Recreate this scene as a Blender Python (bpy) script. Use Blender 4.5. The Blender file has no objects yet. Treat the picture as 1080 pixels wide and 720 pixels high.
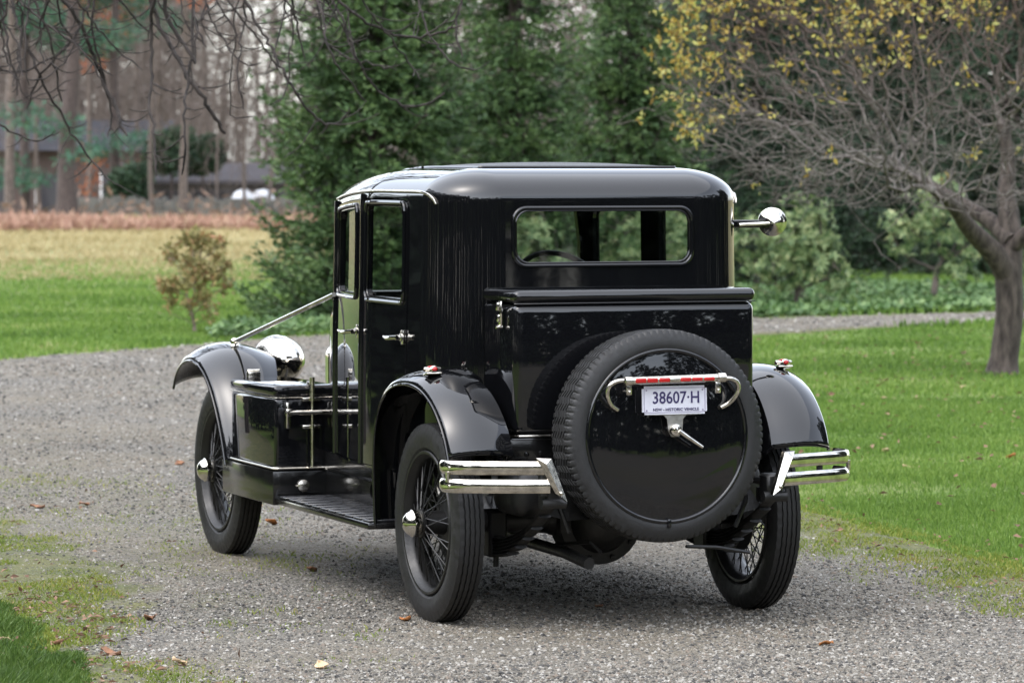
import bpy, bmesh, math, random
import numpy as np
from mathutils import Vector, Matrix
R_ = math.radians
rnd = random.Random(7)
rng = np.random.default_rng(7)
C = bpy.context.scene.collection
SC = bpy.context.scene

# ------------------------------------------------------------------ camera, sky, sun, exposure
FPX = 4147.9                       # focal length in pixels of the 1080 px wide photograph
CAM_H = 1.8685
PITCH = 0.0456
HZ = 360 - FPX * math.tan(PITCH)   # horizon row
cd = bpy.data.cameras.new('camera'); cam = bpy.data.objects.new('camera', cd); C.objects.link(cam)
cam.location = (0, 0, CAM_H); cam.rotation_euler = (math.pi / 2 - PITCH, 0, 0)
cd.sensor_width = 36; cd.lens = FPX / 1080 * 36
cd.clip_start = .5; cd.clip_end = 3000
cd.dof.use_dof = True; cd.dof.focus_distance = 15.6; cd.dof.aperture_fstop = 6.3
SC.camera = cam
w = bpy.data.worlds.new('World'); SC.world = w; w.use_nodes = True
nt = w.node_tree; nt.nodes.clear()
SUN_EL, SUN_AZ = 58, -125           # azimuth from +Y towards +X (negative: from the left)
sky = nt.nodes.new('ShaderNodeTexSky'); sky.sky_type = 'NISHITA'; sky.sun_disc = False
sky.sun_elevation = R_(SUN_EL); sky.sun_rotation = R_(SUN_AZ)
sky.air_density = 1.0; sky.dust_density = 1.6; sky.ozone_density = 1.0
hs = nt.nodes.new('ShaderNodeHueSaturation'); hs.inputs['Saturation'].default_value = .40
bg = nt.nodes.new('ShaderNodeBackground'); bg.inputs[1].default_value = .15
wo = nt.nodes.new('ShaderNodeOutputWorld')
nt.links.new(sky.outputs[0], hs.inputs['Color']); nt.links.new(hs.outputs[0], bg.inputs[0]); nt.links.new(bg.outputs[0], wo.inputs[0])
ld = bpy.data.lights.new('sun', 'SUN'); ld.energy = .5; ld.angle = R_(150); ld.color = (1, .96, .9)
sun = bpy.data.objects.new('sun', ld); C.objects.link(sun)
sd = Vector((math.sin(R_(SUN_AZ)) * math.cos(R_(SUN_EL)), math.cos(R_(SUN_AZ)) * math.cos(R_(SUN_EL)), math.sin(R_(SUN_EL))))
sun.rotation_euler = sd.to_track_quat('Z', 'Y').to_euler()
SC.view_settings.view_transform = 'Standard'; SC.view_settings.look = 'None'
SC.view_settings.exposure = 2.22; SC.view_settings.gamma = 1
SC.render.engine = 'CYCLES'
SC.cycles.max_bounces = 8; SC.cycles.transparent_max_bounces = 12
SC.cycles.use_denoising = True
SC.cycles.sample_clamp_indirect = 6

# ------------------------------------------------------------------ helpers
def at(u, v, d):                   # a pixel of the photograph and a distance along +Y -> a place
    a = math.atan((v - 360) / FPX) + PITCH
    return Vector(((u - 540) / FPX * d, d, CAM_H - d * math.tan(a)))
def ground(u, v):
    a = math.atan((v - 360) / FPX) + PITCH
    d = CAM_H / math.tan(a)
    return ((u - 540) / FPX * d / math.cos(a) , d)
def mat(name): 
    m = bpy.data.materials.new(name); m.use_nodes = True
    t = m.node_tree; p = t.nodes['Principled BSDF']
    return m, t, p
def node(t, kind, **kw):
    n = t.nodes.new(kind)
    for k, v in kw.items():
        if k in n.inputs: n.inputs[k].default_value = v
        else: setattr(n, k, v)
    return n
def ramp(t, src, stops):
    r = t.nodes.new('ShaderNodeValToRGB'); e = r.color_ramp.elements
    while len(e) > 1: e.remove(e[0])
    for i, (pos, c) in enumerate(stops):
        q = e[0] if i == 0 else e.new(pos)
        q.position = pos; q.color = (*c, 1)
    t.links.new(src, r.inputs[0]); return r.outputs[0]
def simple(name, col, rough=.5, metal=0, coat=0, var=0, vscale=30, bump=0, bscale=200, spec=.5):
    m, t, p = mat(name)
    p.inputs['Base Color'].default_value = (*col, 1); p.inputs['Roughness'].default_value = rough
    p.inputs['Metallic'].default_value = metal; p.inputs['Coat Weight'].default_value = coat
    p.inputs['Coat Roughness'].default_value = .02
    p.inputs['Specular IOR Level'].default_value = spec
    tc = t.nodes.new('ShaderNodeTexCoord')
    if var:
        n = node(t, 'ShaderNodeTexNoise', Scale=vscale, Detail=5.0); t.links.new(tc.outputs['Object'], n.inputs['Vector'])
        c = ramp(t, n.outputs[0], [(.3, tuple(x * (1 - var) for x in col)), (.7, tuple(min(1, x * (1 + var)) for x in col))])
        t.links.new(c, p.inputs['Base Color'])
        mr = node(t, 'ShaderNodeMapRange'); mr.inputs[1].default_value = .3; mr.inputs[2].default_value = .7
        mr.inputs[3].default_value = max(.01, rough * (1 - var)); mr.inputs[4].default_value = min(1, rough * (1 + var))
        t.links.new(n.outputs[0], mr.inputs[0]); t.links.new(mr.outputs[0], p.inputs['Roughness'])
    if bump:
        n = node(t, 'ShaderNodeTexNoise', Scale=bscale, Detail=3.0); t.links.new(tc.outputs['Object'], n.inputs['Vector'])
        b = node(t, 'ShaderNodeBump', Strength=bump, Distance=.01); t.links.new(n.outputs[0], b.inputs['Height'])
        t.links.new(b.outputs[0], p.inputs['Normal'])
    return m
def leafmat(name, stops, rough=.55, trans=.25, nscale=1.2, nmix=.5):
    m, t, p = mat(name)
    g = t.nodes.new('ShaderNodeNewGeometry'); tc = t.nodes.new('ShaderNodeTexCoord')
    n = node(t, 'ShaderNodeTexNoise', Scale=nscale, Detail=3.0); t.links.new(tc.outputs['Object'], n.inputs['Vector'])
    mx = node(t, 'ShaderNodeMix'); mx.inputs[0].default_value = nmix
    mr = node(t, 'ShaderNodeMapRange'); mr.inputs[1].default_value = .3; mr.inputs[2].default_value = .7
    t.links.new(n.outputs[0], mr.inputs[0])
    t.links.new(g.outputs['Random Per Island'], mx.inputs[2]); t.links.new(mr.outputs[0], mx.inputs[3])
    c = ramp(t, mx.outputs[0], stops)
    t.links.new(c, p.inputs['Base Color']); p.inputs['Roughness'].default_value = rough
    p.inputs['Specular IOR Level'].default_value = .35
    tr = t.nodes.new('ShaderNodeBsdfTranslucent'); t.links.new(c, tr.inputs[0])
    ms = t.nodes.new('ShaderNodeMixShader'); ms.inputs[0].default_value = trans
    o = t.nodes['Material Output']
    t.links.new(p.outputs[0], ms.inputs[1]); t.links.new(tr.outputs[0], ms.inputs[2]); t.links.new(ms.outputs[0], o.inputs[0])
    return m

class M:                           # collects shapes of ONE object
    def __init__(s): s.v = []; s.f = []; s.n = 0
    def add(s, v, f):
        v = np.asarray(v, float).reshape(-1, 3)
        for q in f: s.f.append(tuple(int(i) + s.n for i in q))
        s.v.append(v); s.n += len(v); return s
    def box(s, x0, x1, y0, y1, z0, z1, b=0, seg=2):
        bm = bmesh.new(); bmesh.ops.create_cube(bm, size=1)
        for q in bm.verts: q.co = Vector(((x0 + x1) / 2 + q.co.x * (x1 - x0), (y0 + y1) / 2 + q.co.y * (y1 - y0), (z0 + z1) / 2 + q.co.z * (z1 - z0)))
        if b: bmesh.ops.bevel(bm, geom=bm.edges[:], offset=b, segments=seg, profile=.5, affect='EDGES')
        return s.bm(bm)
    def bm(s, bm, mtx=None):
        bm.verts.ensure_lookup_table(); bm.verts.index_update()
        v = [(mtx @ q.co) if mtx else q.co for q in bm.verts]
        s.add([tuple(q) for q in v], [[q.index for q in f.verts] for f in bm.faces]); bm.free(); return s
    def tube(s, pts, r, n=8, cap=True, flat=1.0, up=None):
        pts = np.asarray(pts, float); k = len(pts)
        r = np.broadcast_to(np.asarray(r, float), (k,))
        tg = np.gradient(pts, axis=0); tg /= np.linalg.norm(tg, axis=1)[:, None] + 1e-12
        a = np.array(up if up is not None else ((0, 0, 1) if abs(tg[0][2]) < .9 else (1, 0, 0)), float)
        out = []
        ang = np.arange(n) / n * 2 * np.pi
        for i in range(k):
            b = np.cross(tg[i], a); b /= np.linalg.norm(b) + 1e-12
            a = np.cross(b, tg[i])
            out.append(pts[i] + r[i] * (np.cos(ang)[:, None] * b * flat + np.sin(ang)[:, None] * a))
        f = []
        for i in range(k - 1):
            for j in range(n):
                j2 = (j + 1) % n; f.append((i * n + j, i * n + j2, i * n + n + j2, i * n + n + j))
        if cap: f.append(tuple(range(n))[::-1]); f.append(tuple((k - 1) * n + j for j in range(n)))
        return s.add(np.concatenate(out), f)
    def lathe(s, prof, n=32, axis='X', o=(0, 0, 0), close=False):     # prof: (along, radius)
        ang = np.arange(n) / n * 2 * np.pi; v = []
        for (x, r) in prof:
            c, q = r * np.cos(ang), r * np.sin(ang); l = np.full(n, x)
            v.append(np.stack({'X': (l, c, q), 'Y': (q, l, c), 'Z': (c, q, l)}[axis], 1) + np.array(o))
        k = len(prof); f = []
        for i in range(k if close else k - 1):
            i2 = (i + 1) % k
            for j in range(n): f.append((i * n + j, i * n + (j + 1) % n, i2 * n + (j + 1) % n, i2 * n + j))
        return s.add(np.concatenate(v), f)
    def grid(s, P, closed=False):                                      # P [a][b][3]
        P = np.asarray(P, float); a, b = P.shape[:2]; f = []
        for i in range(a - 1):
            for j in range(b if closed else b - 1):
                j2 = (j + 1) % b; f.append((i * b + j, i * b + j2, (i + 1) * b + j2, (i + 1) * b + j))
        return s.add(P.reshape(-1, 3), f)
    def sphere(s, o, r, n=24, m=14, sc=(1, 1, 1)):
        P = [[(o[0] + sc[0] * r * math.sin(t) * math.cos(p), o[1] + sc[1] * r * math.sin(t) * math.sin(p), o[2] + sc[2] * r * math.cos(t))
              for p in [k / n * 2 * math.pi for k in range(n)]] for t in [max(.01, k / m * math.pi) if k < m else math.pi - .01 for k in range(m + 1)]]
        return s.grid(P, True)
    def build(s, name, m, parent=None, smooth=True, loc=None, angle=40, solid=0):
        me = bpy.data.meshes.new(name)
        me.from_pydata(np.concatenate(s.v).tolist(), [], s.f); me.update()
        if smooth:
            bm = bmesh.new(); bm.from_mesh(me); bmesh.ops.recalc_face_normals(bm, faces=bm.faces[:])
            for f in bm.faces: f.smooth = True
            lim = R_(angle)
            for e in bm.edges:
                if len(e.link_faces) == 2 and e.calc_face_angle(0) > lim: e.smooth = False
            bm.to_mesh(me); bm.free()
        me.materials.append(m)
        o = bpy.data.objects.new(name, me); C.objects.link(o)
        if loc is not None: o.location = loc
        if parent: o.parent = parent
        if solid:
            md = o.modifiers.new('thick', 'SOLIDIFY'); md.thickness = solid; md.offset = -1
        return o
def fast(name, v, f, m, parent=None, loc=None, smooth=False):          # big quad / tri soups
    v = np.asarray(v, np.float32); f = np.asarray(f, np.int32); k = f.shape[1]
    me = bpy.data.meshes.new(name)
    me.vertices.add(len(v)); me.vertices.foreach_set('co', v.ravel())
    me.loops.add(f.size); me.loops.foreach_set('vertex_index', f.ravel())
    me.polygons.add(len(f)); me.polygons.foreach_set('loop_start', np.arange(len(f), dtype=np.int32) * k)
    me.polygons.foreach_set('loop_total', np.full(len(f), k, np.int32))
    me.polygons.foreach_set('use_smooth', np.full(len(f), smooth, bool))
    me.update(calc_edges=True); me.validate()
    if m: me.materials.append(m)
    o = bpy.data.objects.new(name, me); C.objects.link(o)
    if loc is not None: o.location = loc
    if parent: o.parent = parent
    return o
def empty(name, loc=(0, 0, 0), rz=0):
    o = bpy.data.objects.new(name, None); C.objects.link(o); o.location = loc; o.rotation_euler = (0, 0, rz); o.empty_display_size = .2
    return o
def tag(o, label=None, cat=None, group=None, kind=None):
    for k, x in (('label', label), ('category', cat), ('group', group), ('kind', kind)):
        if x: o[k] = x
    return o
def copy_tree(o, parent=None):
    c = o.copy(); C.objects.link(c); c.parent = parent
    for ch in o.children: copy_tree(ch, c)
    return c
def unit(a): return a / (np.linalg.norm(a, axis=-1, keepdims=True) + 1e-9)
def kites(p, d, L, W, nrm=None, fold=0.0, mid=.45):  # leaf shaped quads: base p, direction d, length L, width W
    p = np.asarray(p); n = len(p); d = unit(np.asarray(d))
    if nrm is None: nrm = rng.normal(size=(n, 3))
    sd_ = unit(np.cross(d, nrm)); up = unit(np.cross(sd_, d))
    L = np.broadcast_to(L, (n,))[:, None]; W = np.broadcast_to(W, (n,))[:, None]
    m_ = p + d * L * mid + up * L * fold
    v = np.stack([p, m_ + sd_ * W / 2, p + d * L, m_ - sd_ * W / 2], 1).reshape(-1, 3)
    return v, np.arange(4 * n).reshape(-1, 4)
def blades(x, y, z, h, wd, lean=.5):
    n = len(x); a = rng.uniform(0, 2 * np.pi, n); b = rng.uniform(0, 2 * np.pi, n); ln = rng.uniform(.05, lean, n) * h
    base = np.stack([x, y, z], 1); s = np.stack([np.cos(a), np.sin(a), 0 * a], 1) * (np.broadcast_to(wd, (n,)) / 2)[:, None]
    off = np.stack([np.cos(b) * ln, np.sin(b) * ln, h], 1)
    md = base + off * np.array([.35, .35, .6])
    v = np.stack([base - s, base + s, md + s * .8, base + off, md - s * .8], 1).reshape(-1, 3)
    return v, np.arange(5 * n).reshape(-1, 5)
def inpoly(x, y, P):
    P = np.asarray(P); r = np.zeros(len(x), bool); j = len(P) - 1
    for i in range(len(P)):
        c = ((P[i, 1] > y) != (P[j, 1] > y)) & (x < (P[j, 0] - P[i, 0]) * (y - P[i, 1]) / (P[j, 1] - P[i, 1] + 1e-12) + P[i, 0])
        r ^= c; j = i
    return r
def edist(x, y, P, closed=False):
    P = np.asarray(P, float); d = np.full(len(x), 1e9); n = len(P)
    for i in range(n if closed else n - 1):
        a, b = P[i], P[(i + 1) % n]; ab = b - a
        t = np.clip(((x - a[0]) * ab[0] + (y - a[1]) * ab[1]) / (ab @ ab + 1e-12), 0, 1)
        d = np.minimum(d, np.hypot(x - a[0] - t * ab[0], y - a[1] - t * ab[1]))
    return d
def vnoise(x, y, s, seed=0):       # cheap smooth value noise for placing things
    g = np.random.default_rng(seed).random((64, 64)); x = x * s; y = y * s
    i = np.floor(x).astype(int); j = np.floor(y).astype(int); fx = x - i; fy = y - j
    fx = fx * fx * (3 - 2 * fx); fy = fy * fy * (3 - 2 * fy)
    q = lambda a, b: g[a % 64, b % 64]
    return (q(i, j) * (1 - fx) + q(i + 1, j) * fx) * (1 - fy) + (q(i, j + 1) * (1 - fx) + q(i + 1, j + 1) * fx) * fy
def chaikin(P, k=2):
    P = np.asarray(P, float)
    for _ in range(k):
        Q = [P[0]]
        for a, b in zip(P[:-1], P[1:]): Q += [.75 * a + .25 * b, .25 * a + .75 * b]
        Q.append(P[-1]); P = np.array(Q)
    return P
def resample(P, n):
    P = np.asarray(P, float); s = np.r_[0, np.cumsum(np.linalg.norm(np.diff(P, axis=0), axis=1))]
    t = np.linspace(0, s[-1], n); return np.stack([np.interp(t, s, P[:, k]) for k in range(P.shape[1])], 1)

def grow(chain, targets, rtip, alpha=.5, seg=.25, jit=.12, expo=2.4, sag=0.0, rmax=None, radii=None, seed=0):
    """a branching skeleton that reaches every target from a trunk chain; returns branches [(points, radii)]"""
    g = np.random.default_rng(seed)
    pos = [np.array(p, float) for p in chain]; par = [-1] + list(range(len(chain) - 1)); pl = [0.0]
    for i in range(1, len(chain)): pl.append(pl[-1] + np.linalg.norm(pos[i] - pos[i - 1]) * .4)
    nt_ = len(chain); cap = len(targets) * 14 + nt_
    A = np.zeros((cap, 3)); A[:nt_] = pos; PL = np.zeros(cap); PL[:nt_] = pl; par = par + [0] * (cap - nt_); n = nt_
    lo = max(1, nt_ // 2)
    T = np.asarray(targets); T = T[np.argsort(np.linalg.norm(T - A[nt_ - 1], axis=1))]
    for t in T:
        d = np.linalg.norm(A[lo:n] - t, axis=1); k = int(np.argmin(d + alpha * PL[lo:n])) + lo
        L = d[k - lo]; m_ = max(1, min(13, int(L / seg)))
        if n + m_ >= cap: break
        p0 = A[k].copy(); prev = k; off = g.normal(size=3) * jit * L
        for q in range(1, m_ + 1):
            u = q / m_; p = p0 + (t - p0) * u + off * math.sin(u * math.pi) + np.array([0, 0, -sag * L * math.sin(u * math.pi)])
            if q < m_: p = p + g.normal(size=3) * jit * .25 * L / m_
            A[n] = p; PL[n] = PL[prev] + np.linalg.norm(p - A[prev]); par[n] = prev; prev = n; n += 1
    w_ = np.zeros(n); kids = [[] for _ in range(n)]
    for i in range(n - 1, 0, -1):
        if not kids[i]: w_[i] = 1
        w_[par[i]] += w_[i] if par[i] >= 0 else 0
        kids[par[i]].append(i)
    rad = rtip * np.maximum(w_, 1) ** (1 / expo)
    if rmax: rad = np.minimum(rad, rmax)
    if radii is not None: rad[:nt_] = np.maximum(radii, 0)
    br = []; stack = [(0, -1)]
    while stack:
        i, p = stack.pop(); pts = []; rs = []
        if p >= 0: pts.append(A[p]); rs.append(min(rad[p], rad[i] * 1.25))
        while True:
            pts.append(A[i]); rs.append(rad[i])
            if not kids[i]: break
            ks = sorted(kids[i], key=lambda q: -w_[q])
            if i + 1 < nt_: ks = [i + 1] + [q for q in ks if q != i + 1]
            for q in ks[1:]: stack.append((q, i))
            i = ks[0]
        if len(pts) > 1:
            rs[-1] *= .5; br.append((np.array(pts), np.array(rs)))
    return br
def branch_mesh(br, nbig=8, thr=.03, nsmall=3):
    V, F, n = [], [], 0
    for P, r in br:
        k = len(P); s = nbig if r.max() > thr else nsmall
        tg = unit(np.gradient(P, axis=0)); a = np.array([.3, .9, .2]); b = unit(np.cross(tg, a)); a2 = np.cross(b, tg)
        ang = np.arange(s) / s * 2 * np.pi
        v = P[:, None] + r[:, None, None] * (np.cos(ang)[None, :, None] * b[:, None] + np.sin(ang)[None, :, None] * a2[:, None])
        V.append(v.reshape(-1, 3)); i, j = np.meshgrid(np.arange(k - 1), np.arange(s), indexing='ij'); j2 = (j + 1) % s
        F.append(np.stack([i * s + j, i * s + j2, (i + 1) * s + j2, (i + 1) * s + j], -1).reshape(-1, 4) + n); n += k * s
    return np.concatenate(V), np.concatenate(F)

# ------------------------------------------------------------------ materials
PAINT = simple('black_paint', (.004, .0042, .005), .03, coat=.3, spec=.5, bump=.035, bscale=4)
PAINT_OLD = simple('worn_black_paint', (.007, .007, .007), .16, coat=.25, var=.3, vscale=14)
CHASSIS = simple('chassis_black', (.0065, .0065, .0065), .45, var=.3, vscale=9, bump=.15, bscale=60)
CHROME = simple('nickel', (.66, .625, .56), .07, 1, var=.3, vscale=25)
CHROME_D = simple('worn_nickel', (.60, .565, .50), .2, 1, var=.35, vscale=60)
RUBBER = simple('rubber', (.011, .011, .011), .58, var=.25, vscale=40, bump=.1, bscale=150)
INSIDE = simple('dark_trim', (.012, .011, .010), .7, var=.3)
LEATHER = simple('seat_leather', (.03, .028, .026), .4, var=.3, vscale=12)
RED = simple('red_lens', (.42, .012, .012), .12, coat=.5)
WHITE = simple('plate_white', (.62, .62, .68), .4, var=.05)
INK = simple('plate_ink', (.03, .02, .09), .5)
ROOFM = simple('roof_fabric', (.035, .036, .038), .55, bump=.3, bscale=500)
def glassmat():
    m, t, p = mat('glass'); t.nodes.remove(p)
    tr = t.nodes.new('ShaderNodeBsdfTransparent'); tr.inputs[0].default_value = (.86, .9, .88, 1)
    gl = t.nodes.new('ShaderNodeBsdfGlossy'); gl.inputs['Roughness'].default_value = .015
    lw = t.nodes.new('ShaderNodeLayerWeight'); lw.inputs[0].default_value = .5   # facing: the same from both sides of the pane
    pw = node(t, 'ShaderNodeMath', operation='POWER'); t.links.new(lw.outputs['Facing'], pw.inputs[0]); pw.inputs[1].default_value = 4.5
    fr = node(t, 'ShaderNodeMath', operation='MULTIPLY_ADD'); t.links.new(pw.outputs[0], fr.inputs[0]); fr.inputs[1].default_value = .9; fr.inputs[2].default_value = .05
    ms = t.nodes.new('ShaderNodeMixShader'); t.links.new(fr.outputs[0], ms.inputs[0]); t.links.new(tr.outputs[0], ms.inputs[1]); t.links.new(gl.outputs[0], ms.inputs[2])
    t.links.new(ms.outputs[0], t.nodes['Material Output'].inputs[0]); return m
GLASS = glassmat()
BARK = simple('bark_brown', (.10, .080, .066), .9, var=.5, vscale=10, bump=.8, bscale=25)
def barkmat(name, lo, hi, zlo=None, top=None):
    m, t, p = mat(name); p.inputs['Roughness'].default_value = .9
    tc = t.nodes.new('ShaderNodeTexCoord'); mp = node(t, 'ShaderNodeMapping'); mp.inputs['Scale'].default_value = (1, 1, .3)
    t.links.new(tc.outputs['Object'], mp.inputs[0])
    n = node(t, 'ShaderNodeTexNoise', Scale=22.0, Detail=6.0); t.links.new(mp.outputs[0], n.inputs['Vector'])
    c = ramp(t, n.outputs[0], [(.32, lo), (.68, hi)])
    if top:
        sp = t.nodes.new('ShaderNodeSeparateXYZ'); t.links.new(tc.outputs['Object'], sp.inputs[0])
        mr = node(t, 'ShaderNodeMapRange'); mr.inputs[1].default_value = zlo[0]; mr.inputs[2].default_value = zlo[1]; t.links.new(sp.outputs[2], mr.inputs[0])
        mx = node(t, 'ShaderNodeMix', data_type='RGBA'); t.links.new(mr.outputs[0], mx.inputs[0]); t.links.new(c, mx.inputs[6]); mx.inputs[7].default_value = (*top, 1); c = mx.outputs[2]
    t.links.new(c, p.inputs['Base Color'])
    b = node(t, 'ShaderNodeBump', Strength=.9, Distance=.02); t.links.new(n.outputs[0], b.inputs['Height']); t.links.new(b.outputs[0], p.inputs['Normal'])
    return m
BARK_APPLE = barkmat('apple_bark', (.020, .015, .012), (.095, .076, .064))
TWIG_APPLE = barkmat('apple_twig', (.045, .038, .034), (.20, .178, .16), (2.0, 3.2), (.07, .045, .037))
BARK_DARK = barkmat('wet_bark', (.010, .008, .007), (.055, .044, .040))
BARK_WOOD = barkmat('wood_bark', (.042, .032, .027), (.135, .106, .090))
BARK_PINE = barkmat('pine_bark', (.026, .018, .016), (.068, .050, .045))
SPRUCE = leafmat('spruce_needles', [(.1, (.018, .042, .017)), (.45, (.056, .108, .037)), (.75, (.115, .185, .060)), (.95, (.20, .28, .105))], .6, .12, 1.6, .5)
HEMLOCK = leafmat('hemlock_needles', [(.1, (.008, .018, .010)), (.6, (.022, .048, .022)), (.95, (.055, .095, .042))], .6, .1, 1.2, .5)
PINEN = leafmat('pine_needles', [(.1, (.02, .06, .04)), (.6, (.045, .12, .07)), (.95, (.09, .19, .10))], .6, .2)
RHODO = leafmat('rhododendron_leaves', [(.05, (.035, .075, .025)), (.4, (.12, .19, .075)), (.7, (.24, .30, .13)), (.95, (.38, .40, .20))], .45, .25, 3, .35)
APPLE_LEAF = leafmat('yellow_leaves', [(.05, (.09, .06, .015)), (.28, (.25, .165, .035)), (.52, (.39, .29, .06)), (.75, (.38, .38, .10)), (.92, (.50, .48, .18)), (.98, (.30, .11, .03))], .5, .4, 4, .3)
OAK_LEAF = leafmat('rust_leaves', [(.05, (.10, .035, .02)), (.5, (.24, .075, .03)), (.95, (.36, .14, .05))], .6, .35)
FERN = leafmat('dead_fern', [(.05, (.18, .095, .065)), (.5, (.32, .19, .135)), (.95, (.44, .31, .22))], .8, .3)
IVY = leafmat('groundcover_leaves', [(.05, (.03, .07, .02)), (.5, (.09, .17, .055)), (.9, (.20, .29, .11)), (1, (.30, .34, .16))], .5, .2, 2, .4)
SHRUB = leafmat('shrub_leaves', [(.05, (.09, .075, .025)), (.35, (.20, .19, .065)), (.65, (.33, .28, .115)), (.97, (.36, .15, .09))], .55, .3, 5, .3)
GRASS = leafmat('grass_blades', [(.02, (.045, .095, .014)), (.45, (.118, .21, .036)), (.8, (.20, .30, .062)), (.97, (.36, .37, .16))], .5, .3, .35, .45)
MOSSY = leafmat('moss_tufts', [(.02, (.08, .13, .018)), (.45, (.17, .23, .035)), (.8, (.29, .29, .065)), (.97, (.34, .24, .11))], .6, .3, 2, .4)
YEW = leafmat('yew_leaves', [(.1, (.006, .010, .007)), (.9, (.016, .026, .014))], .9, .05)
DARKGRASS = leafmat('dark_grass', [(.02, (.03, .065, .012)), (.5, (.075, .14, .026)), (.9, (.14, .21, .045)), (.99, (.22, .20, .09))], .5, .3, 3, .4)
LITTER = leafmat('leaf_litter', [(.05, (.06, .035, .022)), (.5, (.17, .095, .06)), (.95, (.34, .22, .15))], .8, .15)
DEADLEAF = simple('dead_leaf', (.22, .11, .06), .7, var=.4, vscale=60)
DEADLEAF2 = simple('orange_leaf', (.36, .14, .04), .7, var=.4, vscale=60)
PALELEAF = simple('pale_leaf', (.50, .36, .22), .7, var=.3, vscale=60)
# ------------------------------------------------------------------ the setting
def terrain(y):
    t = np.clip((np.asarray(y, float) - 128) / 20, 0, 1); return -1.6 * t * t * (3 - 2 * t)
def noise_mix(t, vec, scale, det=4.0, lo=.35, hi=.65):
    n = node(t, 'ShaderNodeTexNoise', Scale=scale, Detail=det); t.links.new(vec, n.inputs['Vector'])
    mr = node(t, 'ShaderNodeMapRange'); mr.inputs[1].default_value = lo; mr.inputs[2].default_value = hi
    t.links.new(n.outputs[0], mr.inputs[0]); return mr.outputs[0]
def mixc(t, f, a, b):
    mx = node(t, 'ShaderNodeMix', data_type='RGBA')
    for s, q in ((0, f), (6, a), (7, b)):
        if isinstance(q, tuple): mx.inputs[s].default_value = (*q, 1)
        elif isinstance(q, (int, float)): mx.inputs[s].default_value = q
        else: t.links.new(q, mx.inputs[s])
    return mx.outputs[2]
def mth(t, op, a, b=0.0):
    n = node(t, 'ShaderNodeMath', operation=op)
    for i, q in enumerate((a, b)):
        if isinstance(q, (int, float)): n.inputs[i].default_value = q
        else: t.links.new(q, n.inputs[i])
    return n.outputs[0]
def lawnmat():
    m, t, p = mat('lawn'); p.inputs['Roughness'].default_value = .85; p.inputs['Specular IOR Level'].default_value = .2
    tc = t.nodes.new('ShaderNodeTexCoord'); v = tc.outputs['Object']
    a = noise_mix(t, v, 25.0); b = noise_mix(t, v, .35, 5.0); c2 = noise_mix(t, v, 1.6, 5.0, .4, .7)
    g = mixc(t, a, (.055, .105, .016), (.138, .222, .044))
    g = mixc(t, mth(t, 'MULTIPLY', b, .5), g, (.15, .175, .05))
    g = mixc(t, mth(t, 'MULTIPLY', c2, .3), g, (.20, .17, .075))
    st = mixc(t, a, (.205, .175, .088), (.305, .26, .14))
    st = mixc(t, mth(t, 'MULTIPLY', b, .55), st, (.26, .245, .10))
    sp = t.nodes.new('ShaderNodeSeparateXYZ'); t.links.new(v, sp.inputs[0])
    wob = mth(t, 'MULTIPLY', mth(t, 'SUBTRACT', noise_mix(t, v, .09, 4.0, .2, .8), .5), 30.0)
    yy = mth(t, 'ADD', sp.outputs[1], wob)
    mr = node(t, 'ShaderNodeMapRange'); mr.inputs[1].default_value = 50; mr.inputs[2].default_value = 100; t.links.new(yy, mr.inputs[0])
    c = mixc(t, mr.outputs[0], g, st)
    t.links.new(c, p.inputs['Base Color'])
    n = node(t, 'ShaderNodeTexNoise', Scale=60.0, Detail=4.0); t.links.new(v, n.inputs['Vector'])
    bp = node(t, 'ShaderNodeBump', Strength=.8, Distance=.03); t.links.new(n.outputs[0], bp.inputs['Height']); t.links.new(bp.outputs[0], p.inputs['Normal'])
    return m
xs = np.r_[-900, -400, np.arange(-200, 201, 10), 400, 900]; ys = np.r_[-400, -150, -60, -20, np.arange(0, 120, 10), np.arange(120, 160, 2), np.arange(160, 260, 20), 400, 900, 1800]
g = M(); g.grid([[(x, y, float(terrain(y))) for x in xs] for y in ys]); tag(g.build('lawn', lawnmat(), smooth=True), kind='structure')

GP = lambda L: [ground(*p) for p in L]
FAR = GP([(-700, 430), (-300, 401), (0, 380), (60, 374), (120, 369.5), (180, 365.5), (250, 359), (340, 353), (430, 348), (520, 345), (640, 342), (800, 335.5), (930, 332), (1045, 329), (1300, 323)])
ISL = GP([(1300, 335), (1045, 342.5), (930, 347), (800, 354.5), (720, 364), (675, 380), (660, 405), (690, 440), (740, 480), (800, 515), (850, 539), (910, 555), (980, 576), (1020, 587), (1080, 602), (1500, 720)])
LEFTG = GP([(110, 800), (92, 722), (72, 690), (45, 664), (0, 641), (-120, 600), (-600, 520)])
MOSS = GP([(260, 800), (205, 722), (150, 668), (110, 625), (60, 585), (0, 556), (-120, 525), (-600, 470)])
DRIVE = FAR + ISL + [(20, 13.0), (20, -40), (-3.0, -40), (-2.0, 10)] + LEFTG
def drive_side(x, y):              # signed distance, inside the drive > 0
    d = edist(x, y, DRIVE, True); return np.where(inpoly(x, y, DRIVE), d, -d)
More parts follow.
